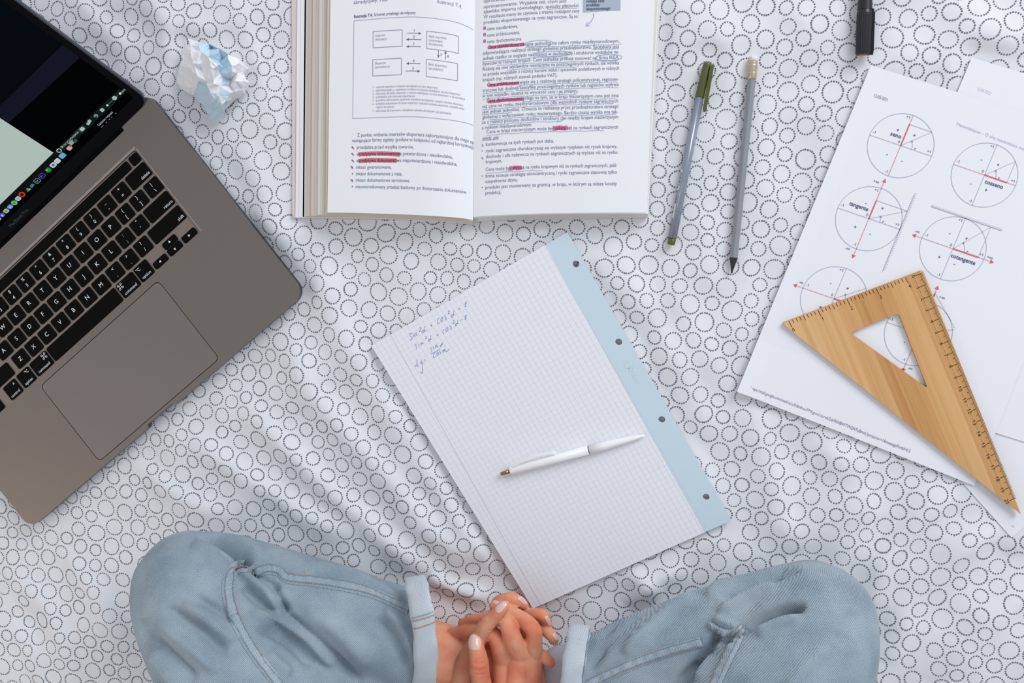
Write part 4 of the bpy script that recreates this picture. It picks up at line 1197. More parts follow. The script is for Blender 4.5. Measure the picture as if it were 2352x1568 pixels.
    for x0, x1, y, w in ((1122, 1205, 94, 7.5), (1122, 1192, 183, 7), (1121, 1204, 221, 7.5), (1269, 1304, 291, 10), (1169, 1198, 380, 9.5)):
        h.ribbon([(x0 + (x1 - x0) * k / 20, y + .6 * math.sin(k * .5)) for k in range(21)], w, fh, mi=0)
    for y in (48, 63, 78.5):
        h.poly([fh(1113 + 3.6 * math.cos(t), y + 4.4 * math.sin(t)) for t in np.linspace(0, 5.9, 11)], 1)
    h.build('highlighter_mark', [M_hl2, M_hl3], pr, fix=False)['kind'] = 'stuff'
    u = Acc(); fu = lambda x, y: RPG(x, y, .0004)
    def ul(x0, x1, y, w=.85):
        n = max(3, int((x1 - x0) / 14)); u.ribbon([(x0 + (x1 - x0) * k / n, y + .7 * math.sin(k * 1.7 + x0) + .3 * random.uniform(-1, 1)) for k in range(n + 1)], w, fu)
    for q in ((1258, 1326, 15), (1207, 1268, 101), (1268, 1428, 102), (1361, 1422, 111.5), (1109, 1305, 127), (1142, 1210, 138.5), (1210, 1420, 139), (1164, 1325, 151), (1193, 1420, 188), (1109, 1180, 201), (1187, 1420, 200.5), (1108, 1322, 214), (1200, 1415, 226), (1109, 1260, 238.5), (1258, 1410, 237.5), (1108, 1176, 250.5), (1292, 1416, 263), (1122, 1290, 263.5), (1122, 1290, 275.5), (1118, 1388, 299), (1106, 1146, 310), (1118, 1246, 388)): ul(*q)
    def loop(cx, cy, a_, b_): u.ribbon([(cx + a_ * math.cos(t), cy + b_ * math.sin(t)) for t in np.linspace(0, 2 * math.pi, 22)[:-1]], 1.0, fu, closed=True)
    loop(1238, 94, 32, 7.5); loop(1398, 131.5, 31, 7); loop(1268, 119, 46, 6)
    u.ribbon([(1290, 264), (1296, 268), (1292, 274), (1280, 277)], 1.1, fu); u.ribbon([(1322, 205), (1328, 208), (1322, 213)], 1.1, fu); u.ribbon([(1194, 190), (1188, 192), (1191, 197)], 1.6, fu)
    u.ribbon([(1363, 29), (1364, 36), (1358, 47), (1347, 57)], 1.3, fu); u.ribbon([(1349, 49), (1346, 57.5), (1355, 57)], 1.2, fu)
    for x, y in ((1107, 322), (1106.5, 352)): u.ribbon([(x, y - 3), (x + 3, y + 3)], 2.2, fu)
    o = u.build('pen_underline', [M_under], pr, fix=False); o['kind'] = 'stuff'
book_print()

# ------------------------------------------------------------------ crumpled paper
def crumple():
    r = thing('crumpled_paper', 'crumpled ball of white and pale blue paper between the laptop and the book', 'paper ball', P(487, 180, 0.001))
    pts = [(330, 185, 1.0), (490, 235, 1.8), (650, 260, 2.2), (800, 335, 2.5), (940, 420, 2.6), (1100, 490, 2.3), (1165, 600, 2.0), (1170, 720, 1.7), (1265, 850, 1.2), (1190, 1010, .9), (1010, 1110, .6), (940, 1150, 1.0), (880, 1330, .7), (820, 1430, .5), (700, 1465, .4), (640, 1370, .6), (590, 1200, 1.0), (410, 1040, .6), (250, 950, .6), (170, 850, .7), (190, 700, 1.2), (210, 580, 1.6), (260, 500, 1.9), (235, 400, 1.1), (280, 262, .9), (385, 300, 2.2)]
    nb = len(pts)
    pts += [(500, 290, 3.1), (640, 460, 4.0), (800, 580, 3.8), (815, 690, 2.6), (822, 900, 2.7), (805, 1060, 2.6), (920, 1110, 2.4), (780, 1122, 2.2), (650, 940, 2.9), (605, 820, 3.3), (500, 812, 2.9), (480, 745, 3.1), (340, 620, 2.9), (312, 690, 2.3), (380, 410, 3.1), (525, 385, 3.4), (470, 900, 2.0), (555, 850, 2.2), (380, 915, 1.7), (285, 900, 1.4), (880, 630, 2.5), (940, 490, 3.1), (1000, 600, 3.3), (1000, 680, 3.3), (925, 850, 2.3), (980, 1000, 2.5), (1045, 825, 2.7), (1030, 985, 2.1), (1110, 555, 2.7), (1070, 1000, 1.6), (1130, 830, 2.3), (700, 330, 1.6), (860, 480, 1.7), (820, 545, 1.9), (560, 1000, 1.9), (700, 1150, 2.2), (760, 1300, 1.6), (690, 1250, 1.0), (850, 1180, 2.3), (420, 560, 3.4), (330, 480, 2.5), (560, 560, 3.2), (530, 640, 2.6), (700, 640, 3.9), (720, 860, 3.2), (400, 780, 2.2), (290, 780, 1.9), (870, 760, 2.3), (930, 700, 3.0), (1080, 700, 2.4), (1200, 830, 1.7), (1150, 950, 1.5), (1060, 1060, .9), (240, 820, 1.0), (340, 990, 1.0), (960, 900, 1.7), (985, 800, 1.6)]
    v2 = [Vector((p[0], p[1])) for p in pts]
    rv, re, rf, ov, oe, of = delaunay_2d_cdt(v2, [], [list(range(nb))], 1, 1e-4)
    zz = [pts[o[0]][2] if o else 1.5 for o in ov]
    blue = [[(330, 185), (500, 225), (830, 335), (940, 425), (935, 485), (1010, 600), (1005, 690), (930, 850), (880, 1005), (925, 1110), (815, 1062), (822, 900), (812, 690), (800, 580), (640, 425), (505, 282)],
            [(495, 818), (605, 862), (650, 940), (780, 1122), (940, 1120), (900, 1260), (820, 1430), (700, 1465), (630, 1380), (590, 1200), (410, 1040), (470, 900)]]
    def inside(x, y, pol): return bool(poly_dist(np.array([x]), np.array([y]), pol)[0] < 0)
    a = Acc(); V = []; F = []; M = []; mid = {}
    co = [(p.x, p.y, z) for p, z in zip(rv, zz)]
    bd = set()
    def m_(i, j):
        k = (min(i, j), max(i, j))
        if k not in mid:
            A, B = co[i], co[j]; L = math.hypot(A[0] - B[0], A[1] - B[1])
            co.append(((A[0] + B[0]) / 2 + random.uniform(-.05, .05) * L, (A[1] + B[1]) / 2 + random.uniform(-.06, .06) * L, (A[2] + B[2]) / 2 + random.uniform(-.0006, .0007) * L)); mid[k] = len(co) - 1
        return mid[k]
    tris = [tuple(f) for f in rf]
    for t in tris:
        cx = sum(co[i][0] for i in t) / 3; cy = sum(co[i][1] for i in t) / 3
        M.append(1 if any(inside(cx, cy, b) for b in blue) else 0)
    for _ in range(2):
        T = []; M2 = []
        for (i, j, k), c in zip(tris, M):
            p, q, s = m_(i, j), m_(j, k), m_(k, i); T += [(i, p, s), (p, j, q), (s, q, k), (p, q, s)]; M2 += [c] * 4
        tris = T; mid = {}; M = M2
    top = [P(380 + x / 6.533, 60 + y / 6.533, z / 100) for x, y, z in co]
    # underside: mirrored, pulled in and down to the sheet
    cx, cy = P(487, 180, 0).x, P(487, 180, 0).y
    cnt = {}
    for t in tris:
        for e in ((t[0], t[1]), (t[1], t[2]), (t[2], t[0])): k = (min(e), max(e)); cnt[k] = cnt.get(k, 0) + 1
    rim = set(i for k, c in cnt.items() if c == 1 for i in k)
    bot = []
    for i, p in enumerate(top):
        bot.append(p if i in rim else Vector((cx + (p.x - cx) * .9, cy + (p.y - cy) * .9, max(.0008, .010 - p.z * .35))))
    n = len(top)
    a.add(top, [tuple(t) for t in tris]); a.m = M[:]
    a.add(bot, [tuple(t[::-1]) for t in tris], 0)
    a.build('paper', [mat('white_crumpled_paper', (238, 239, 242), .8, spec=.15), mat('blue_crumpled_paper', (200, 222, 234), .8, spec=.15)], r)
crumple()

# ------------------------------------------------------------------ pens
def at(px, py, z): return P(px, py, z)
def fineliner():
    r = thing('fineliner', 'silver fineliner with olive green cap lying left of the grey pencil', 'pen', P(1585, 350, 0))
    M_sil = mat('silver_barrel', (158, 166, 178), .35, metal=.55, spec=.5); M_ol = mat('olive_plastic', (84, 90, 42), .35, spec=.5)
    z = .0046
    A, B, C, D = at(1626, 144, z), at(1606.5, 224, z), at(1544.5, 546, z), at(1541, 562, z)
    def tri_rod(a, p, q, r0, r1, seg=26, k=.16, phase=0.0):
        p, q = Vector(p), Vector(q); d = (q - p).normalized(); e1 = d.cross(Vector((0, 0, 1))).normalized(); e2 = e1.cross(d)
        V = []
        for c, rr in ((p, r0), (q, r1)):
            for i in range(seg):
                t = 2 * math.pi * i / seg; w = rr * (1 + k * math.cos(3 * (t - math.pi / 2 - phase)) )
                V.append(c + e1 * math.cos(t) * w + e2 * math.sin(t) * w)
        F = [(i, (i + 1) % seg, seg + (i + 1) % seg, seg + i) for i in range(seg)] + [tuple(range(seg))[::-1], tuple(range(seg, 2 * seg))]
        a.add(V, F)
    a = Acc(); tri_rod(a, B, C, .0036, .0036, 40, .12); a.build('barrel', [M_sil], r, smooth=False)
    for p in r.children[-1].data.polygons: p.use_smooth = len(p.vertices) == 4
    a = Acc(); a.lathe([(0, .0022), (.015, .0034), (.05, .0037), (.96, .0039), (1, .0036)], A, B, 24); c = a.build('cap', [M_ol], r, smooth=True)
    a = Acc()
    p, q = at(1636, 150, .0080), at(1617.5, 257, .0066); d = (q - p).normalized(); e1 = d.cross(Vector((0, 0, 1))).normalized(); e2 = Vector((0, 0, 1))
    V = []
    for t, w, h in ((0, .0012, .0010), (.05, .0016, .0013), (.94, .0016, .0012), (1, .0010, .0009)):
        m = p.lerp(q, t)
        V += [m + e1 * w + e2 * h, m - e1 * w + e2 * h, m - e1 * w - e2 * h, m + e1 * w - e2 * h]
    F = [(4 * i + j, 4 * i + (j + 1) % 4, 4 * i + 4 + (j + 1) % 4, 4 * i + 4 + j) for i in range(3) for j in range(4)] + [(3, 2, 1, 0), (12, 13, 14, 15)]
    a.add(V, F)
    bridge = at(1628, 152, .0070); b2 = at(1637, 153, .0078)
    a.lathe([(0, .0013), (1, .0013)], bridge, b2, 10)
    a.build('clip', [M_ol], c)
    a = Acc(); a.lathe([(0, .0034), (.75, .0034), (1, .0029)], C, D, 20); a.build('end_plug', [mat('green_plug', (88, 98, 40), .4)], r, smooth=True)
    # white label with bar code, wrapped on the left flank; small grey lettering on the right flank
    a = Acc(); d = (C - B).normalized(); e1 = d.cross(Vector((0, 0, 1))).normalized(); e2 = e1.cross(d); L = (C - B).length
    def skin(t, ang):
        w = .0036 * (1 + .12 * math.cos(3 * (ang - math.pi / 2))) + .0001
        return B + d * t * L + e1 * math.cos(ang) * w + e2 * math.sin(ang) * w
    side = 1 if (e1.x < 0) else -1
    def fl(t, s): return skin(t, math.pi / 2 - side * (s - math.pi / 2)) if side == 1 else skin(t, s)
    def band(t0, t1, a0, a1, mi):
        n = 8
        for i in range(n):
            u0, u1 = a0 + (a1 - a0) * i / n, a0 + (a1 - a0) * (i + 1) / n
            a.poly([fl(t0, u0), fl(t1, u0), fl(t1, u1), fl(t0, u1)], mi)
    band(.51, .86, 2.15, 3.25, 0)
    B0 = B
    t = .535
    while t < .755:
        w = random.choice((.0022, .0035, .005))
        if not (.625 < t < .66):
            n = 5
            for i in range(n):
                u0, u1 = 2.35 + .8 * i / n, 2.35 + .8 * (i + 1) / n
                q = [fl(t, u0), fl(t + w, u0), fl(t + w, u1), fl(t, u1)]
                c0 = B + d * (t * L); a.poly([c0 + d * ((x - c0).dot(d)) + (x - c0 - d * (x - c0).dot(d)) * 1.02 for x in q], 1)
        t += w + random.choice((.0025, .004))
    V2, F2 = glyphs('fineliner 0,3', True)
    a.add([(lambda c0, x: x + (x - c0).normalized() * .00006)(B + d * ((.30 + v[0] * .042) * L), fl(.30 + v[0] * .042, .32 + .24 * v[1] + .1)) for v in V2], F2, 2)
    a.build('label', [mat('pale_label', (206, 210, 216), .5), mat('bar_code_ink', (70, 76, 88), .7), mat('pale_lettering', (208, 212, 220), .5)], r, fix=False)
fineliner()

def pencil():
    r = thing('pencil', 'grey hexagonal pencil with white eraser and black point, right of the fineliner', 'pencil', P(1705, 370, 0))
    M = mat('grey_paint', (142, 146, 151), .28, spec=.5); z = .0037
    A, B, C, D, E_ = at(1731.5, 129, z), at(1729.5, 141, z), at(1727, 182, z), at(1685.5, 591, z), at(1680.5, 628, z)
    a = Acc(); R = .0036
    d = (D - C).normalized(); e1 = d.cross(Vector((0, 0, 1))).normalized(); e2 = e1.cross(d)
    hexa = []
    for k in range(6):
        t = math.pi / 3 * k + math.radians(24)
        for o in (-.10, .10): hexa.append((math.cos(t + o), math.sin(t + o)))
    V = []
    for c, rr in ((C, R), (D, R)): V += [c + e1 * x * rr + e2 * y * rr for x, y in hexa]
    n = 12; F = [(i, (i + 1) % n, n + (i + 1) % n, n + i) for i in range(n)] + [tuple(range(n))[::-1], tuple(range(n, 2 * n))]
    a.add(V, F); a.build('body', [M], r)
    a = Acc(); a.lathe([(0, .0035), (.75, .0011), (.97, .0007), (1, .0002)], D, E_, 18); a.build('point', [mat('black_stained_wood', (44, 46, 54), .55)], r, smooth=False)
    a = Acc(); prof = [(0, .0036), (.08, .0039), (.12, .0036), (.2, .0036)]
    for k in range(4): prof += [(.24 + k * .08, .0041), (.28 + k * .08, .0037)]
    prof += [(.62, .0037), (.68, .0040), (.74, .0037), (.8, .0040), (.86, .0037), (1, .0038)]
    a.lathe(prof, B, C, 24); a.build('ferrule', [mat('pale_gold_metal', (214, 194, 168), .3, metal=.8)], r, smooth=True)
    a = Acc(); a.lathe([(0, .0026), (.12, .0034), (.3, .0036), (1, .0035)], A, B, 20); a.build('eraser', [mat('white_eraser', (232, 230, 230), .8)], r, smooth=True)
pencil()

def marker():
    r = thing('marker', 'black marker pen with ribbed cap cut off by the top edge', 'marker', P(1985, 20, 0))
    M = mat('black_plastic', (30, 32, 38), .38, spec=.5, bump=(1800, .1, .0002)); z = .0066
    Q, A, B, C, D = at(1990, -330, z), at(1988.5, -34, z), at(1987.6, 8, z), at(1986.5, 22, z), at(1982, 126, z)
    a = Acc(); a.lathe([(0, .005), (.02, .0056), (1, .0056)], Q, A, 28); a.build('barrel', [M], r, smooth=True)
    a = Acc(); a.lathe([(0, .0058), (.6, .0054), (.62, .0056), (1, .0060)], A, C, 28)
    # ribbed cap
    d = (D - C).normalized(); e1 = d.cross(Vector((0, 0, 1))).normalized(); e2 = e1.cross(d); n = 96; V = []; L = (D - C).length
    prof = [(0, .0056, 0), (.08, .0062, 0), (.14, .0063, 1), (.95, .0060, 1), (1, .0056, 0)]
    for t, rr, rib in prof:
        for k in range(n):
            q = 2 * math.pi * k / n; w = rr - (.00028 if (rib and (k // 2) % 2) else 0)
            V.append(C + d * t * L + e1 * math.cos(q) * w + e2 * math.sin(q) * w)
    F = [(i * n + k, i * n + (k + 1) % n, (i + 1) * n + (k + 1) % n, (i + 1) * n + k) for i in range(4) for k in range(n)] + [tuple(4 * n + k for k in range(n))]
    a.add(V, F); c = a.build('cap', [M], r)
    a = Acc(); p, q = at(2005.5, 20, .0075), at(2000.5, 126, .0075); d2 = (q - p).normalized(); s1 = d2.cross(Vector((0, 0, 1))).normalized()
    V = []
    for t, w, h in ((0, .0005, .0014), (.08, .0016, .0020), (.9, .0019, .0022), (1, .0016, .0016)):
        m = p.lerp(q, t)
        for x, y in rrect(-w, -h, w, h, min(w, h) * .5, 2): V.append(m + s1 * x + Vector((0, 0, 1)) * y)
    k = len(V) // 4; F = [(i * k + j, i * k + (j + 1) % k, (i + 1) * k + (j + 1) % k, (i + 1) * k + j) for i in range(3) for j in range(k)] + [tuple(range(k))[::-1], tuple(3 * k + j for j in range(k))]
    a.add(V, F); a.lathe([(0, .0018), (1, .0018)], at(1994, 118, .0072), at(2002, 119, .0075), 10)
    a.build('clip', [mat('glossy_black_plastic', (16, 17, 22), .25)], c)
    a = Acc(); a.lathe([(0, .0032), (1, .0030)], D - d * .0004, D + d * .0003, 18); a.build('colour_spot', [mat('salmon_spot', (206, 110, 84), .5)], r)
marker()

def ballpoint():
    r = thing('ballpoint_pen', 'white ballpoint pen with copper push button resting on the squared notepad', 'pen', P(1315, 1045, NZ))
    M = mat('white_pen_plastic', (244, 244, 243), .35, spec=.5); M_cu = mat('copper_metal', (176, 122, 100), .22, metal=.9)
    z = NZ + .0042
    A, B, R0, T = at(1150.5, 1088, z), at(1172, 1082, z), at(1352, 1033, z), at(1481, 999.5, z - .0022)
    a = Acc(); a.lathe([(0, .0032), (.01, .0036), (.5, .0040), (1, .0041)], B, R0, 28); a.build('upper_barrel', [M], r, smooth=True)
    a = Acc(); a.lathe([(0, .0038), (1, .0038)], R0, R0 + (T - R0).normalized() * .0006, 28); a.build('ring', [mat('dark_gap', (96, 88, 84), .4, metal=.5)], r)
    a = Acc(); a.lathe([(0, .0041), (.3, .0039), (.6, .0032), (.85, .0021), (.96, .0012), (1, .0005)], R0 + (T - R0).normalized() * .0006, T, 28); a.build('lower_barrel', [M], r, smooth=True)
    a = Acc(); a.lathe([(0, .0015), (.04, .0017), (1, .0017)], A, B, 20); a.build('push_button', [M_cu], r, smooth=True)
    a = Acc(); pts = [(1171, 1073, z + .0008), (1182, 1067, z + .0022), (1204, 1056, z + .0034), (1230, 1046.5, z + .0038), (1256, 1041, z + .0034), (1274, 1040, z + .0022)]
    V = []; q = catmull(pts, 5); W = [at(*p) for p in q]
    for i, p in enumerate(W):
        d = (W[min(i + 1, len(W) - 1)] - W[max(i - 1, 0)]).normalized(); s = d.cross(Vector((0, 0, 1))).normalized(); u = s.cross(d)
        h, w = .0006, .0012
        V += [p + s * w + u * h, p - s * w + u * h, p - s * w - u * h, p + s * w - u * h]
    n = len(W); F = [(4 * i + j, 4 * i + (j + 1) % 4, 4 * i + 4 + (j + 1) % 4, 4 * i + 4 + j) for i in range(n - 1) for j in range(4)] + [(3, 2, 1, 0), tuple(4 * n - 4 + j for j in range(4))]
    a.add(V, F)
    a.lathe([(0, .0008), (.2, .0017), (.8, .0017), (1, .0008)], at(1268, 1037, z + .0012), at(1276, 1043, z + .0012), 12)
    a.lathe([(0, .0014), (1, .0016)], at(1171, 1073, z + .0006), at(1175, 1079, z), 10)
    a.build('clip', [M], r, smooth=False)
ballpoint()

# ------------------------------------------------------------------ person
def soft_body(chains, voxel, smooth=6, flat=1.0, name='tmp'):
    """one continuous skin round chains of (px, py, z cm, radius cm): spheres joined by voxel remesh"""
    ico = bmesh.new(); bmesh.ops.create_icosphere(ico, subdivisions=3, radius=1.0)
    IV = np.array([v.co[:] for v in ico.verts]); IF = np.array([[v.index for v in f.verts] for f in ico.faces]); ico.free()
    VV = []; FF = []; o = 0
    for ch in chains:
        fl = 1.0
        if isinstance(ch, tuple): ch, fl = ch
        w = [(*P(x, y, z / 100), r / 100) for x, y, z, r in ch]
        pts = catmull(w, 12) if len(w) > 1 else [np.array(w[0])]
        # even spacing
        last = None
        for k, p in enumerate(pts):
            if last is not None and k < len(pts) - 1 and np.linalg.norm(p[:3] - last[:3]) < max(.12 * p[3], voxel * .7): continue
            last = p
            S = IV * p[3]; S = S * np.array([1, 1, fl])
            VV.append(S + p[:3]); FF.append(IF + o); o += len(IV)
    V = np.concatenate(VV); F = np.concatenate(FF)
    ob = fast_mesh(name, V, F, [])
    m = ob.modifiers.new('r', 'REMESH'); m.mode = 'VOXEL'; m.voxel_size = voxel
    if smooth:
        s = ob.modifiers.new('s', 'SMOOTH'); s.factor = .5; s.iterations = smooth
    bpy.context.view_layer.update()
    dg = bpy.context.evaluated_depsgraph_get()
    me = bpy.data.meshes.new_from_object(ob.evaluated_get(dg))
    old = ob.data; bpy.data.objects.remove(ob); bpy.data.meshes.remove(old)
    return me

def mesh_np(me):
    n = len(me.vertices); co = np.empty(n * 3, np.float64); me.vertices.foreach_get('co', co)
    no = np.empty(n * 3, np.float64); me.vertices.foreach_get('normal', no)
    return co.reshape(-1, 3), no.reshape(-1, 3)
def bvh_of(me):
    return BVHTree.FromPolygons([v.co.copy() for v in me.vertices], [tuple(p.vertices) for p in me.polygons])

def creases(me, L):
    """push the cloth in or out along lines given in photo pixels: (points, depth mm, width px[, lean])"""
    co, no = mesh_np(me); px = PX(co); d = np.zeros(len(co))
    upf = smooth01((no[:, 2] + .25) / .4)
    for pts, amp, w in L:
        pp = [tuple(p) for p in catmull(pts, 5)] if len(pts) > 2 else pts
        m = (px[:, 0] > min(p[0] for p in pp) - 4 * w) & (px[:, 0] < max(p[0] for p in pp) + 4 * w) & (px[:, 1] > min(p[1] for p in pp) - 4 * w) & (px[:, 1] < max(p[1] for p in pp) + 4 * w)
        if not m.any(): continue
        r, s, t = polyline_dist(px[m, 0], px[m, 1], pp)
        tap = np.clip(np.minimum(t, 1 - t) * 5, 0, 1) ** .7
        if abs(amp) <= 3.5 and w >= 10: amp *= 1.55
        d[m] += 1.5 * amp / 1000 * np.exp(-(r / w) ** 2) * tap
    # slight all-over slackness
    n = np.array([mnoise.noise(Vector(c) * 38) + .5 * mnoise.noise(Vector(c) * 90) for c in co]) * .0007
    co = co + no * ((d * upf) + n)[:, None]
    me.vertices.foreach_set('co', co.ravel()); me.update()

def denim(name, base, dark, light, ang=0.75):
    m = bpy.data.materials.new(name); m.use_nodes = True; nt = m.node_tree; b = nt.nodes['Principled BSDF']; N = nt.nodes.new; L = nt.links.new
    tc = N('ShaderNodeTexCoord'); mp = N('ShaderNodeMapping'); mp.inputs['Rotation'].default_value = (0, 0, ang); L(tc.outputs['Object'], mp.inputs[0])
    w = N('ShaderNodeTexWave'); w.inputs['Scale'].default_value = 265; w.inputs['Distortion'].default_value = 2.2; w.inputs['Detail'].default_value = 2; w.inputs['Detail Scale'].default_value = 2.5
    L(mp.outputs[0], w.inputs['Vector'])
    n1 = N('ShaderNodeTexNoise'); n1.inputs['Scale'].default_value = 1500; n1.inputs['Detail'].default_value = 2; L(tc.outputs['Object'], n1.inputs['Vector'])
    n2 = N('ShaderNodeTexNoise'); n2.inputs['Scale'].default_value = 26; n2.inputs['Detail'].default_value = 4; L(tc.outputs['Object'], n2.inputs['Vector'])
    def mixf(a, c, f):
        k = N('ShaderNodeMix'); k.data_type = 'FLOAT'; k.inputs[0].default_value = f; L(a, k.inputs[2]); L(c, k.inputs[3]); return k.outputs[0]
    x = mixf(mixf(w.outputs['Fac'], n1.outputs['Fac'], .55), n2.outputs['Fac'], .45)
    r = N('ShaderNodeValToRGB'); e = r.color_ramp.elements
    e[0].position = .25; e[0].color = (*srgb(*dark), 1); e[1].position = .75; e[1].color = (*srgb(*light), 1); k = e.new(.5); k.color = (*srgb(*base), 1)
    L(x, r.inputs[0]); L(r.outputs[0], b.inputs['Base Color'])
    bp = N('ShaderNodeBump'); bp.inputs['Strength'].default_value = .25; bp.inputs['Distance'].default_value = .0004; L(mixf(w.outputs['Fac'], n1.outputs['Fac'], .5), bp.inputs['Height']); L(bp.outputs[0], b.inputs['Normal'])
    b.inputs['Roughness'].default_value = .9; b.inputs['Specular IOR Level'].default_value = .12; b.inputs['Sheen Weight'].default_value = .15
    return m
M_denim = denim('light_blue_denim', (145, 161, 172), (98, 118, 134), (182, 194, 202))
M_denim_in = denim('denim_inside', (188, 196, 203), (160, 171, 182), (208, 214, 220), ang=-.6)
M_seam = denim('denim_seam', (152, 171, 183), (104, 130, 150), (190, 201, 208), ang=.2)
M_thread = mat('brown_thread', (150, 118, 104), .8, spec=.1)
M_orange = mat('orange_thread', (192, 138, 104), .8, spec=.1)

person = thing('person', 'person in light blue rolled-up jeans sitting cross-legged with fingers interlaced', 'person', Vector((P(1170, 1500, 0).x, P(1170, 1500, 0).y, 0)))

def jeans():
    thighL = [(428, 1352, 7.4, 5.0), (470, 1420, 8.2, 6.1), (572, 1585, 9.2, 7.0), (720, 1820, 10, 8.0), (900, 2120, 11, 9.2)]
    shinL = [(436, 1338, 6.4, 4.9), (520, 1352, 5.7, 5.15), (640, 1383, 5.3, 5.0), (760, 1415, 5.0, 4.85), (880, 1455, 5.0, 4.75), (962, 1486, 5.0, 5.0)]
    shinL2 = [(560, 1430, 5, 5.0), (720, 1500, 4.8, 4.9), (860, 1545, 4.8, 4.7), (955, 1560, 4.8, 4.7)]
    thighR = [(1872, 1430, 7.4, 5.05), (1850, 1490, 8.2, 5.8), (1790, 1600, 9.2, 6.7), (1640, 1830, 10, 8.0), (1440, 2120, 11, 9.2)]
    shinR = [(1862, 1420, 6.4, 4.9), (1760, 1452, 5.7, 5.2), (1620, 1490, 5.3, 5.0), (1490, 1535, 5.0, 4.9), (1400, 1570, 5.0, 4.7), (1340, 1598, 5.0, 5.3)]
    hip = [(900, 2120, 11, 9.2), (1170, 2230, 11.5, 10.5), (1440, 2120, 11, 9.2)]
    me = soft_body([thighL, thighR, hip, (shinL2, .95), (shinL, .95), (shinR, .95)], .0026, 8)
    L = [
        # left leg: knee folds
        ([(455, 1222), (505, 1243), (545, 1270), (572, 1302)], -13, 13), ([(500, 1222), (560, 1243), (605, 1280)], 4, 14), ([(440, 1250), (500, 1275), (540, 1300)], 3.5, 14),
        ([(545, 1312), (580, 1330), (625, 1365), (640, 1395)], 6, 13), ([(560, 1345), (590, 1375), (640, 1420)], -5, 9), ([(575, 1305), (600, 1330), (645, 1352)], -6, 8),
        ([(625, 1345), (640, 1375), (660, 1408)], -8, 9),
        ([(380, 1392), (450, 1440), (520, 1500)], -3.2, 13), ([(360, 1425), (430, 1480), (500, 1545)], 3, 13), ([(338, 1455), (400, 1512), (450, 1560)], -3.4, 13), ([(420, 1385), (490, 1435), (540, 1475)], 3, 13), ([(450, 1370), (510, 1405), (535, 1425)], -2.6, 10),
        ([(345, 1500), (380, 1540), (410, 1580)], 3, 12), ([(325, 1420), (335, 1470), (350, 1500)], -2, 12),
        ([(575, 1405), (650, 1425), (720, 1470), (770, 1530)], 3, 13), ([(590, 1440), (660, 1470), (720, 1530)], -2.5, 12), ([(610, 1500), (670, 1550)], 2.5, 12),
        # left shin: long folds to the cuff
        ([(665, 1236), (760, 1272), (850, 1318), (925, 1368)], -5.5, 10), ([(690, 1262), (790, 1305), (880, 1352), (930, 1382)], 3, 11), ([(790, 1268), (860, 1293), (930, 1342)], -4.5, 8), ([(730, 1255), (830, 1290), (920, 1345)], 3.5, 9),
        ([(860, 1420), (905, 1465), (938, 1530)], -4.5, 11), ([(880, 1400), (930, 1450), (950, 1500)], 3, 10), ([(700, 1400), (780, 1450), (850, 1530)], 2.5, 22), ([(640, 1400), (700, 1445), (760, 1500), (830, 1568)], -6, 9),
        # right leg
        ([(1838, 1300), (1760, 1325), (1700, 1352), (1655, 1378)], -5.5, 12), ([(1790, 1292), (1700, 1322), (1620, 1365)], 3, 13), ([(1780, 1340), (1710, 1372), (1650, 1405)], 4.5, 13),
        ([(1850, 1392), (1790, 1402), (1735, 1425), (1700, 1450)], -12, 10), ([(1840, 1415), (1780, 1435), (1740, 1455)], 3, 11), ([(1640, 1418), (1670, 1432), (1700, 1448)], 5, 9),
        ([(1655, 1447), (1635, 1475), (1605, 1520), (1560, 1568)], -9, 9), ([(1712, 1440), (1680, 1462), (1655, 1480)], -8, 8),
        ([(1560, 1350), (1480, 1395), (1400, 1465), (1350, 1540)], -4.5, 11), ([(1500, 1368), (1430, 1410), (1370, 1470)], -3.5, 8), ([(1530, 1365), (1450, 1415), (1380, 1485)], 3.2, 9), ([(1600, 1360), (1520, 1420), (1430, 1500)], 3, 14),
        ([(1600, 1520), (1570, 1568), (1540, 1600)], -4, 9), ([(1640, 1500), (1600, 1560)], 3, 9), ([(1900, 1480), (1850, 1530), (1800, 1590)], 2, 18), ([(1960, 1400), (1930, 1480)], -1.8, 18),
    ]
    creases(me, L)
    # open the trouser ends inside the cuffs
    co, _n = mesh_np(me); px = PX(co)
    cutl = np.interp(px[:, 1], [1250, 1322, 1358, 1430, 1477, 1568, 1690, 1760], [950, 950, 954, 964, 966, 960, 932, 925])
    cutr = np.interp(px[:, 1], [1380, 1432, 1495, 1570, 1690, 1800], [1340, 1338, 1330, 1324, 1332, 1340])
    kill = (px[:, 1] < 1800) & (((px[:, 0] > cutl) & (px[:, 0] < 1150)) | ((px[:, 0] < cutr) & (px[:, 0] >= 1150)))
    bm = bmesh.new(); bm.from_mesh(me); bm.verts.ensure_lookup_table()
    bmesh.ops.delete(bm, geom=[bm.verts[i] for i in np.nonzero(kill)[0]], context='VERTS'); bm.to_mesh(me); bm.free()
    me.materials.append(M_denim)
    for p in me.polygons: p.use_smooth = True
    me.transform(Matrix.Translation(-person.location))
    o = bpy.data.objects.new('jeans', me); COL.objects.link(o); o.parent = person
    return o
JE = jeans()
JB = BVHTree.FromPolygons([v.co + person.location for v in JE.data.vertices], [tuple(p.vertices) for p in JE.data.polygons])
def drape(tree, x, y, lift=.0005):
    o, d = ray(x, y); h = tree.ray_cast(o, d)
    if h[0] is None: return None
    return h[0] + (h[1] if h[1].dot(d) < 0 else -h[1]) * lift

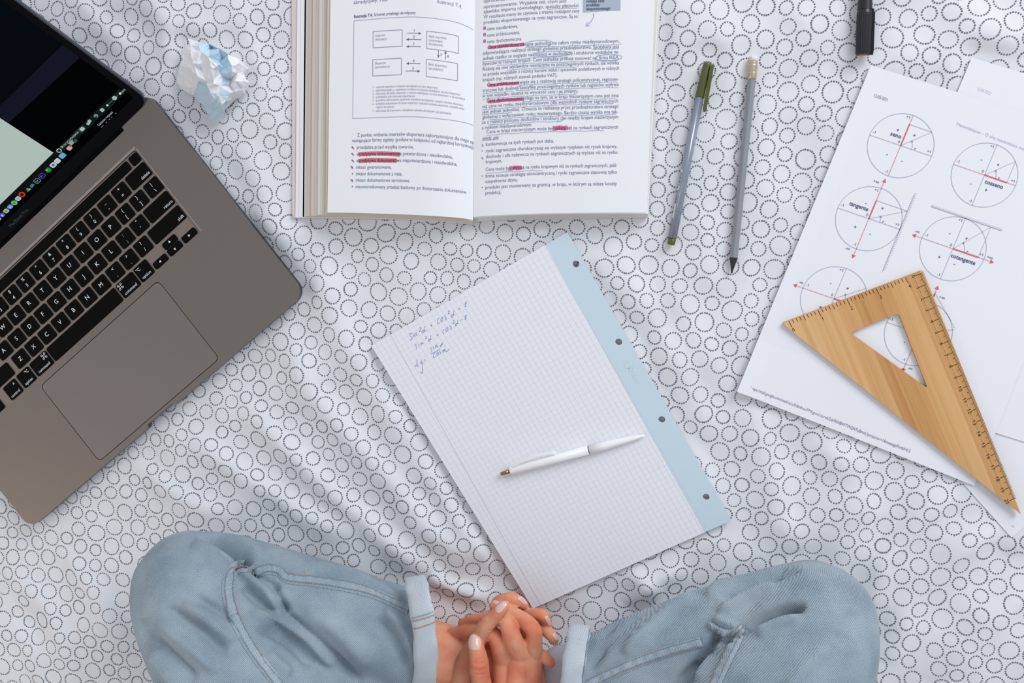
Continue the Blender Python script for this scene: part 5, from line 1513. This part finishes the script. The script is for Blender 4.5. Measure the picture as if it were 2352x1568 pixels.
def seam(pts, w, parent, tree, bulge=.0022, side=1, stitch=True, mat_=None, thread=None, name='seam'):
    """a felled seam: raised band with two rows of stitches"""
    pp = [Vector(p) for p in catmull(pts, 10)]; a = Acc(); n = len(pp); K = 9; rows = []
    th = Acc(); L = 0
    for i, p in enumerate(pp):
        d = (pp[min(i + 1, n - 1)] - pp[max(i - 1, 0)]).normalized(); s = Vector((-d.y, d.x)); row = []
        for k in range(K):
            t = k / (K - 1) * 2 - 1; q = p + s * (w / 2 * t)
            pk = 1 + .6 * math.sin(i * 1.7 + .9 * math.sin(i * .6))
            h = drape(tree, q.x, q.y, .0004 + bulge * (1 - t ** 4) * (.55 + .45 * pk) * (1.12 if abs(abs(t) - .85) > .2 else .9))
            row.append(h if h is not None else (row[-1] if row else None))
        rows.append(row)
    ok = [r for r in rows if all(v is not None for v in r)]
    V = [v for r in ok for v in r]; F = [(i * K + k, i * K + k + 1, (i + 1) * K + k + 1, (i + 1) * K + k) for i in range(len(ok) - 1) for k in range(K - 1)]
    a.add(V, F); so = a.build(name, [mat_ or M_seam], parent, smooth=True, fix=False)
    # shading along one side of the seam, painted as a dark blue line
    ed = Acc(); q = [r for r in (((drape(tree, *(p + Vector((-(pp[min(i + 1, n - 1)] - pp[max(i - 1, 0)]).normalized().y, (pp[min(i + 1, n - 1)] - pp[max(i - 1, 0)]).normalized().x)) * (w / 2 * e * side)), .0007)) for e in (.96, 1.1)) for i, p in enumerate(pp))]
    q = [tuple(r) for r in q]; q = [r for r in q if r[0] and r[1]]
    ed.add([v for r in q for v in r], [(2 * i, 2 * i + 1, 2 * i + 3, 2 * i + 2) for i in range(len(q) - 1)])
    ed.build('seam_edge_shade', [mat('seam_shade_blue', (96, 128, 164), .9, spec=.1)], so, fix=False)
    if stitch:
        for sgn in (-.62, .62):
            acc = 0
            for i in range(n - 1):
                p, q = pp[i], pp[i + 1]; d = (q - p); l = d.length
                if l < 1e-6: continue
                d.normalize(); s = Vector((-d.y, d.x)) * (w / 2 * sgn); m = max(1, int(l / 4.2))
                for k in range(m):
                    A = p + d * (l * (k + .08) / m) + s; B = p + d * (l * (k + .86) / m) + s; c = []
                    for e in (A + Vector((-d.y, d.x)) * .75, A - Vector((-d.y, d.x)) * .75, B - Vector((-d.y, d.x)) * .75, B + Vector((-d.y, d.x)) * .75):
                        h = drape(tree, e.x, e.y, .0006 + bulge * 1.22); c.append(h)
                    if all(x is not None for x in c): th.poly(c)
        o = th.build('stitching', [thread or M_thread], so, fix=False); o['kind'] = 'stuff'
    return so
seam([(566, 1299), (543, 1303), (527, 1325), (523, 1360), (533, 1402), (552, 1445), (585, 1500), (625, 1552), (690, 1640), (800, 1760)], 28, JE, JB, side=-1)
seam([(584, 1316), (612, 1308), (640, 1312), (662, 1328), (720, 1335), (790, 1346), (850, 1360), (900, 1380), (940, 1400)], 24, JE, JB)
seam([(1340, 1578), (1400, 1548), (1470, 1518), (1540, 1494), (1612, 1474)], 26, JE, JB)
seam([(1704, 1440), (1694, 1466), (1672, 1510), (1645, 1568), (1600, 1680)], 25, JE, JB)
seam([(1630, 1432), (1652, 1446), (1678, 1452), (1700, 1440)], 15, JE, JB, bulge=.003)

def cuff(edge, top, name_label, lean, stitches):
    """rolled trouser hem seen from above: a loop of cloth round the ankle.
    edge = (open side points top->down in photo px), top = z cm of the upper rim"""
    outer, inner = edge
    a = Acc(); n = 40; loops = []
    # section across the band: from the leg side, over the top to the open side, and back inside
    A = catmull([(p[0], p[1]) for p in outer], 10); B = catmull([(p[0], p[1]) for p in inner], 10)
    n = min(len(A), len(B))
    return A, B
def cuffs():
    for label, sgn, path, w, mats in (('L', 1, [(953, 1322), (958, 1350), (966, 1390), (973, 1430), (977, 1475), (978, 1520), (974, 1568), (960, 1640), (945, 1690)], 56, None), ('R', -1, [(1332, 1432), (1328, 1462), (1322, 1495), (1317, 1530), (1313, 1570), (1312, 1630), (1320, 1690)], 54, None)):
        pp = catmull(path, 9); n = len(pp)
        # height profile round the ankle: low at the far rim, highest in the middle
        a = Acc(); K = 14; V = []
        for i, p in enumerate(pp):
            d = pp[min(i + 1, n - 1)] - pp[max(i - 1, 0)]; d = d / np.linalg.norm(d); s = np.array([-d[1], d[0]])
            if s[0] < 0: s = -s
            t = i / (n - 1); zc = 5.4 + 5.3 * math.sin(math.pi * (.12 + .76 * t)) - 2.6
            yc, hr = (1486, 168) if sgn > 0 else (1598, 174)
            zc = 5.2 + 5.35 * math.sqrt(max(0, 1 - ((p[1] - yc) / hr) ** 2))
            ww = w / 2 * (1 + .05 * math.sin(i * .35) + .015 * math.sin(i * .9)) * (.72 + .28 * min(1, t * 9) if sgn > 0 else .82 + .18 * min(1, t * 7))
            for k in range(K):
                q = 2 * math.pi * k / K
                cx, cz = math.cos(q), math.sin(q)
                cx = math.copysign(abs(cx) ** .55, cx); cz = math.copysign(abs(cz) ** .8, cz)
                z = zc + cz * .62 + .05 * math.sin(i * .5 + 2 * cx)
                V.append(P(p[0] + s[0] * ww * cx, p[1] + s[1] * ww * cx, max(.15, z) / 100))
        F = [(i * K + k, i * K + (k + 1) % K, (i + 1) * K + (k + 1) % K, (i + 1) * K + k) for i in range(n - 1) for k in range(K)] + [tuple(range(K))[::-1], tuple((n - 1) * K + k for k in range(K))]
        a.add(V, F); c = a.build('cuff', [M_denim_in], JE, smooth=True)
        s = c.modifiers.new('s', 'SUBSURF'); s.levels = s.render_levels = 1
        bpy.context.view_layer.update()
        tree = BVHTree.FromPolygons([v.co + person.location for v in c.data.vertices], [tuple(p.vertices) for p in c.data.polygons])
        if sgn > 0:
            th = Acc()
            for l, y0, y1 in ((0, 1426.5, 1409.5), (1, 1445, 1425)):
                x0, x1 = 943 + l * 2, 1002 + l; m = 13
                for k in range(m):
                    t0, t1 = (k + .05) / m, (k + .85) / m; cc = []
                    yy = lambda t: y0 + (y1 - y0) * t + 2.5 * math.sin(math.pi * t)
                    for t, o in ((t0, -1.3), (t0, 1.3), (t1, 1.3), (t1, -1.3)): cc.append(drape(tree, x0 + (x1 - x0) * t, yy(t) + o, .0007))
                    if all(x is not None for x in cc): th.poly(cc)
            o = th.build('stitching', [M_orange], c, fix=False); o['kind'] = 'stuff'
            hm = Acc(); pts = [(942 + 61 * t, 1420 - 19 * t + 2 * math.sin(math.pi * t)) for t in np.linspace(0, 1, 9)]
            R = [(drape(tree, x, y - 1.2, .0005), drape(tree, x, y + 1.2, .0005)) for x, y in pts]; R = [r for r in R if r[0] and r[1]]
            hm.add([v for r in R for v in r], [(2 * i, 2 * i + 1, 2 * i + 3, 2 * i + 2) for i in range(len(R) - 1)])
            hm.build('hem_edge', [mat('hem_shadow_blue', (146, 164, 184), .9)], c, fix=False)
        else:
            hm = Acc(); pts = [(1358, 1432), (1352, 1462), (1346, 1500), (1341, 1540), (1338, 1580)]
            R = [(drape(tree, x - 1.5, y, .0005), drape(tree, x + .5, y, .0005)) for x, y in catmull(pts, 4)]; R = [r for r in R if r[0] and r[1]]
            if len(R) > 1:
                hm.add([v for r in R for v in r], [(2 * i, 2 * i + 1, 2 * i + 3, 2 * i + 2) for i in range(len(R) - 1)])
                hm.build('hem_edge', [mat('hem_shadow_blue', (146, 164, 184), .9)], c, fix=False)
cuffs()

def skin_mat():
    m = mat('skin', (226, 168, 138), .58, spec=.25, sss=(.12, (1.0, .35, .2), .004))
    nt = m.node_tree; b = nt.nodes['Principled BSDF']; N = nt.nodes.new; L = nt.links.new
    tc = N('ShaderNodeTexCoord'); n = N('ShaderNodeTexNoise'); n.inputs['Scale'].default_value = 42; n.inputs['Detail'].default_value = 3; L(tc.outputs['Object'], n.inputs['Vector'])
    r = N('ShaderNodeValToRGB'); e = r.color_ramp.elements; e[0].position = .35; e[0].color = (*srgb(230, 166, 132), 1); e[1].position = .68; e[1].color = (*srgb(216, 124, 94), 1)
    L(n.outputs['Fac'], r.inputs[0]); L(r.outputs[0], b.inputs['Base Color'])
    w = N('ShaderNodeTexNoise'); w.inputs['Scale'].default_value = 900; L(tc.outputs['Object'], w.inputs['Vector'])
    bp = N('ShaderNodeBump'); bp.inputs['Strength'].default_value = .12; bp.inputs['Distance'].default_value = .0003; L(w.outputs['Fac'], bp.inputs['Height']); L(bp.outputs[0], b.inputs['Normal'])
    return m
M_skin = skin_mat(); M_nail = mat('fingernail', (232, 188, 176), .28, spec=.5, coat=.2)

def hands():
    def H(*pts):
        out = []
        for cx, cy, z, r in pts:
            s = FPX / (CAMH * 100 - z)
            out.append((960 + cx / 5.6, 1330 + cy / 5.6, z, r / 5.6 / s))
        return out
    ch = [
        # right hand: back, wrist and forearm
        H((1080, 1010, 5.6, 140), (1120, 1250, 5.6, 170), (1180, 1550, 6.2, 190), (1230, 1850, 7.0, 205)),
        H((1295, 985, 5.9, 145), (1290, 1250, 5.9, 185), (1270, 1550, 6.4, 205), (1250, 1850, 7.0, 205)),
        H((1480, 960, 5.5, 125), (1440, 1250, 5.5, 175), (1360, 1550, 6.2, 195), (1290, 1850, 7.0, 205)),
        H((1535, 1020, 4.6, 95), (1500, 1250, 4.8, 130), (1400, 1500, 5.6, 170)),
        H((1250, 1850, 7.0, 205), (1240, 2100, 8.0, 200), (1500, 3200, 14, 250), (1900, 4600, 22, 300)),
        # fingers of the right hand: index, middle, ring
        H((1090, 980, 5.8, 148), (1052, 850, 6.4, 138), (1000, 745, 6.4, 122), (910, 690, 5.6, 104), (800, 672, 5.2, 92)),
        H((1300, 945, 6.1, 138), (1228, 770, 6.9, 128), (1155, 600, 7.0, 116), (1110, 540, 6.6, 104), (1000, 500, 5.8, 92), (900, 500, 5.2, 86)),
        H((1490, 930, 5.6, 128), (1492, 800, 6.1, 117), (1490, 670, 6.4, 116), (1420, 575, 6.3, 112), (1300, 480, 6.0, 98), (1180, 420, 5.7, 90), (1060, 360, 5.5, 82), (975, 345, 5.3, 66)),
        # right thumb, nail up
        H((730, 770, 7.5, 84), (742, 860, 7.7, 112), (770, 980, 7.8, 128), (785, 1100, 7.9, 142), (797, 1220, 7.8, 136), (815, 1330, 7.6, 140), (860, 1550, 7.3, 165), (1000, 1800, 7.2, 190), (1180, 1960, 7.2, 190)),
        # left hand: side of the hand, wrist and forearm
        H((700, 860, 6.2, 100), (640, 1020, 6.0, 145), (580, 1250, 5.8, 185), (540, 1550, 6.0, 215), (520, 1850, 6.6, 215), (500, 2100, 7.4, 205), (200, 3200, 14, 250), (-200, 4600, 22, 300)),
        H((900, 1000, 4.6, 150), (800, 1250, 4.8, 190), (680, 1550, 5.4, 205), (560, 1850, 6.4, 210)),
        H((900, 900, 4.4, 130), (1150, 800, 4.5, 130), (1330, 700, 4.4, 120), (1420, 620, 4.2, 100)),
        H((1300, 900, 3.9, 150), (1100, 1000, 4.0, 180), (900, 1250, 4.4, 190)),
        # left index, lying across the knuckles
        H((740, 870, 6.4, 118), (800, 730, 6.9, 112), (870, 600, 7.4, 114), (945, 520, 7.6, 101), (1030, 440, 7.8, 92), (1095, 368, 7.8, 80), (1128, 325, 7.7, 58)),
        # two finger ends showing at the left
        H((930, 480, 5.2, 88), (800, 500, 4.9, 80), (690, 520, 4.5, 70), (590, 550, 4.2, 58), (558, 562, 4.1, 50)),
        H((860, 670, 5.4, 100), (720, 675, 5.0, 96), (600, 675, 4.6, 88), (500, 680, 4.2, 80), (440, 680, 4.0, 66)),
        # left fingers coming round on the far side
        H((1000, 360, 4.4, 85), (1040, 290, 4.6, 88), (1120, 258, 4.9, 88), (1210, 250, 5.0, 92), (1290, 285, 4.8, 84), (1350, 325, 4.5, 66), (1378, 340, 4.4, 50)),
        H((1250, 440, 4.0, 90), (1400, 455, 4.2, 88), (1530, 450, 4.6, 88), (1610, 470, 4.7, 90), (1655, 545, 4.4, 76), (1672, 600, 4.1, 54)),
        H((1450, 600, 3.8, 85), (1600, 620, 4.2, 84), (1680, 690, 4.6, 82), (1738, 752, 4.8, 72), (1764, 786, 4.8, 54)),
        H((1450, 900, 4.4, 80), (1580, 960, 5.2, 80), (1670, 1035, 5.5, 80), (1712, 1078, 5.4, 62)),
        # ankle and foot below the left cuff, the other foot behind the right cuff
        [(900, 1500, 3.9, 3.6), (985, 1512, 3.6, 3.55), (1060, 1533, 3.2, 3.3), (1130, 1560, 2.9, 3.0), (1200, 1600, 2.8, 2.9), (1330, 1690, 2.6, 2.8)],
        [(1390, 1552, 2.4, 2.7), (1310, 1556, 2.2, 2.6), (1240, 1590, 2.4, 2.6), (1120, 1690, 2.5, 2.7)],
    ]
    me = soft_body(ch, .0011, 3)
    me.materials.append(M_skin)
    for p in me.polygons: p.use_smooth = True
    tree = bvh_of(me)
    # knuckle creases on the thumb and the index
    co, no = mesh_np(me); px = PX(co); d = np.zeros(len(co)); upf = smooth01(no[:, 2] / .5)
    for pts, amp, w in (
        ([(680, 1065), (790, 1085), (885, 1060)], -.5, 10), ([(690, 1160), (790, 1175), (890, 1150)], -.6, 11), ([(700, 1215), (800, 1228), (890, 1205)], -.5, 10), ([(690, 1110), (790, 1130), (885, 1105)], .35, 16),
        ([(800, 520), (850, 500), (890, 545)], .5, 30), ([(905, 660), (950, 655), (985, 645)], -.7, 8),
        ([(1240, 975), (1225, 930), (1200, 880)], -.8, 14), ([(1400, 900), (1440, 970), (1470, 1010)], -.8, 14)):
        q = [(960 + x / 5.6, 1330 + y / 5.6) for x, y in pts]
        r, s, t = polyline_dist(px[:, 0], px[:, 1], q)
        d += amp / 1000 * np.exp(-(r / (w / 5.6)) ** 2) * np.clip(np.minimum(t, 1 - t) * 5 + .15, 0, 1)
    co = co + no * (d * upf)[:, None]; me.vertices.foreach_set('co', co.ravel()); me.update()
    me.transform(Matrix.Translation(-person.location))
    o = bpy.data.objects.new('body', me); COL.objects.link(o); o.parent = person
    # nails
    for cx, cy, dx, dy, hl, hw in ((730, 812, .03, -1, 100, 76), (1066, 356, 85, -100, 84, 44), (1346, 272, 78, 70, 66, 30), (1672, 530, 46, 90, 66, 28), (1766, 738, 50, 75, 48, 26), (1003, 300, 62, 30, 44, 26)):
        l = math.hypot(dx, dy); dx /= l; dy /= l; a = Acc(); V = []; n, m = 9, 7; good = True
        for j in range(m):
            for i in range(n):
                s = j / (m - 1) * 2 - 1; t = i / (n - 1) * 2 - 1
                k = (1 - abs(s) ** 3.2 * .45)
                tt = t * (1 - .10 * s * s) + (0.0 if t < 0 else -.10 * s * s); ss = s * (1 - (.22 if t < 0 else .12) * abs(t) ** 3)
                x = cx + dx * hl * tt - dy * hw * ss; y = cy + dy * hl * tt + dx * hw * ss
                h = None
                for q in (1, .93, .86, .78, .68, .55):
                    if h is None: h = drape(tree, 960 + (cx + (x - cx) * q) / 5.6, 1330 + (cy + (y - cy) * q) / 5.6, .00035 + .0003 * (1 - s * s) - .0004 * (1 if t < -.9 else 0))
                if h is None: good = False; break
                V.append(h)
            if not good: break
        if not good: continue
        a.add(V, [(j * n + i, j * n + i + 1, (j + 1) * n + i + 1, (j + 1) * n + i) for j in range(m - 1) for i in range(n - 1)])
        a.build('fingernail', [M_nail], o, smooth=True, fix=False)
    return o
hands()
def sock():
    me = soft_body([[(1420, 1552, 2.6, 3.0), (1345, 1550, 2.4, 2.95), (1300, 1552, 2.2, 2.9)]], .002, 5)
    me.materials.append(mat('grey_ribbed_sock', (182, 180, 190), .9, spec=.1, bump=(1500, .3, .0005)))
    for p in me.polygons: p.use_smooth = True
    me.transform(Matrix.Translation(-person.location)); o = bpy.data.objects.new('sock', me); COL.objects.link(o); o.parent = person
sock()
COL.objects.unlink(_fo); bpy.data.objects.remove(_fo); bpy.data.curves.remove(_fc)
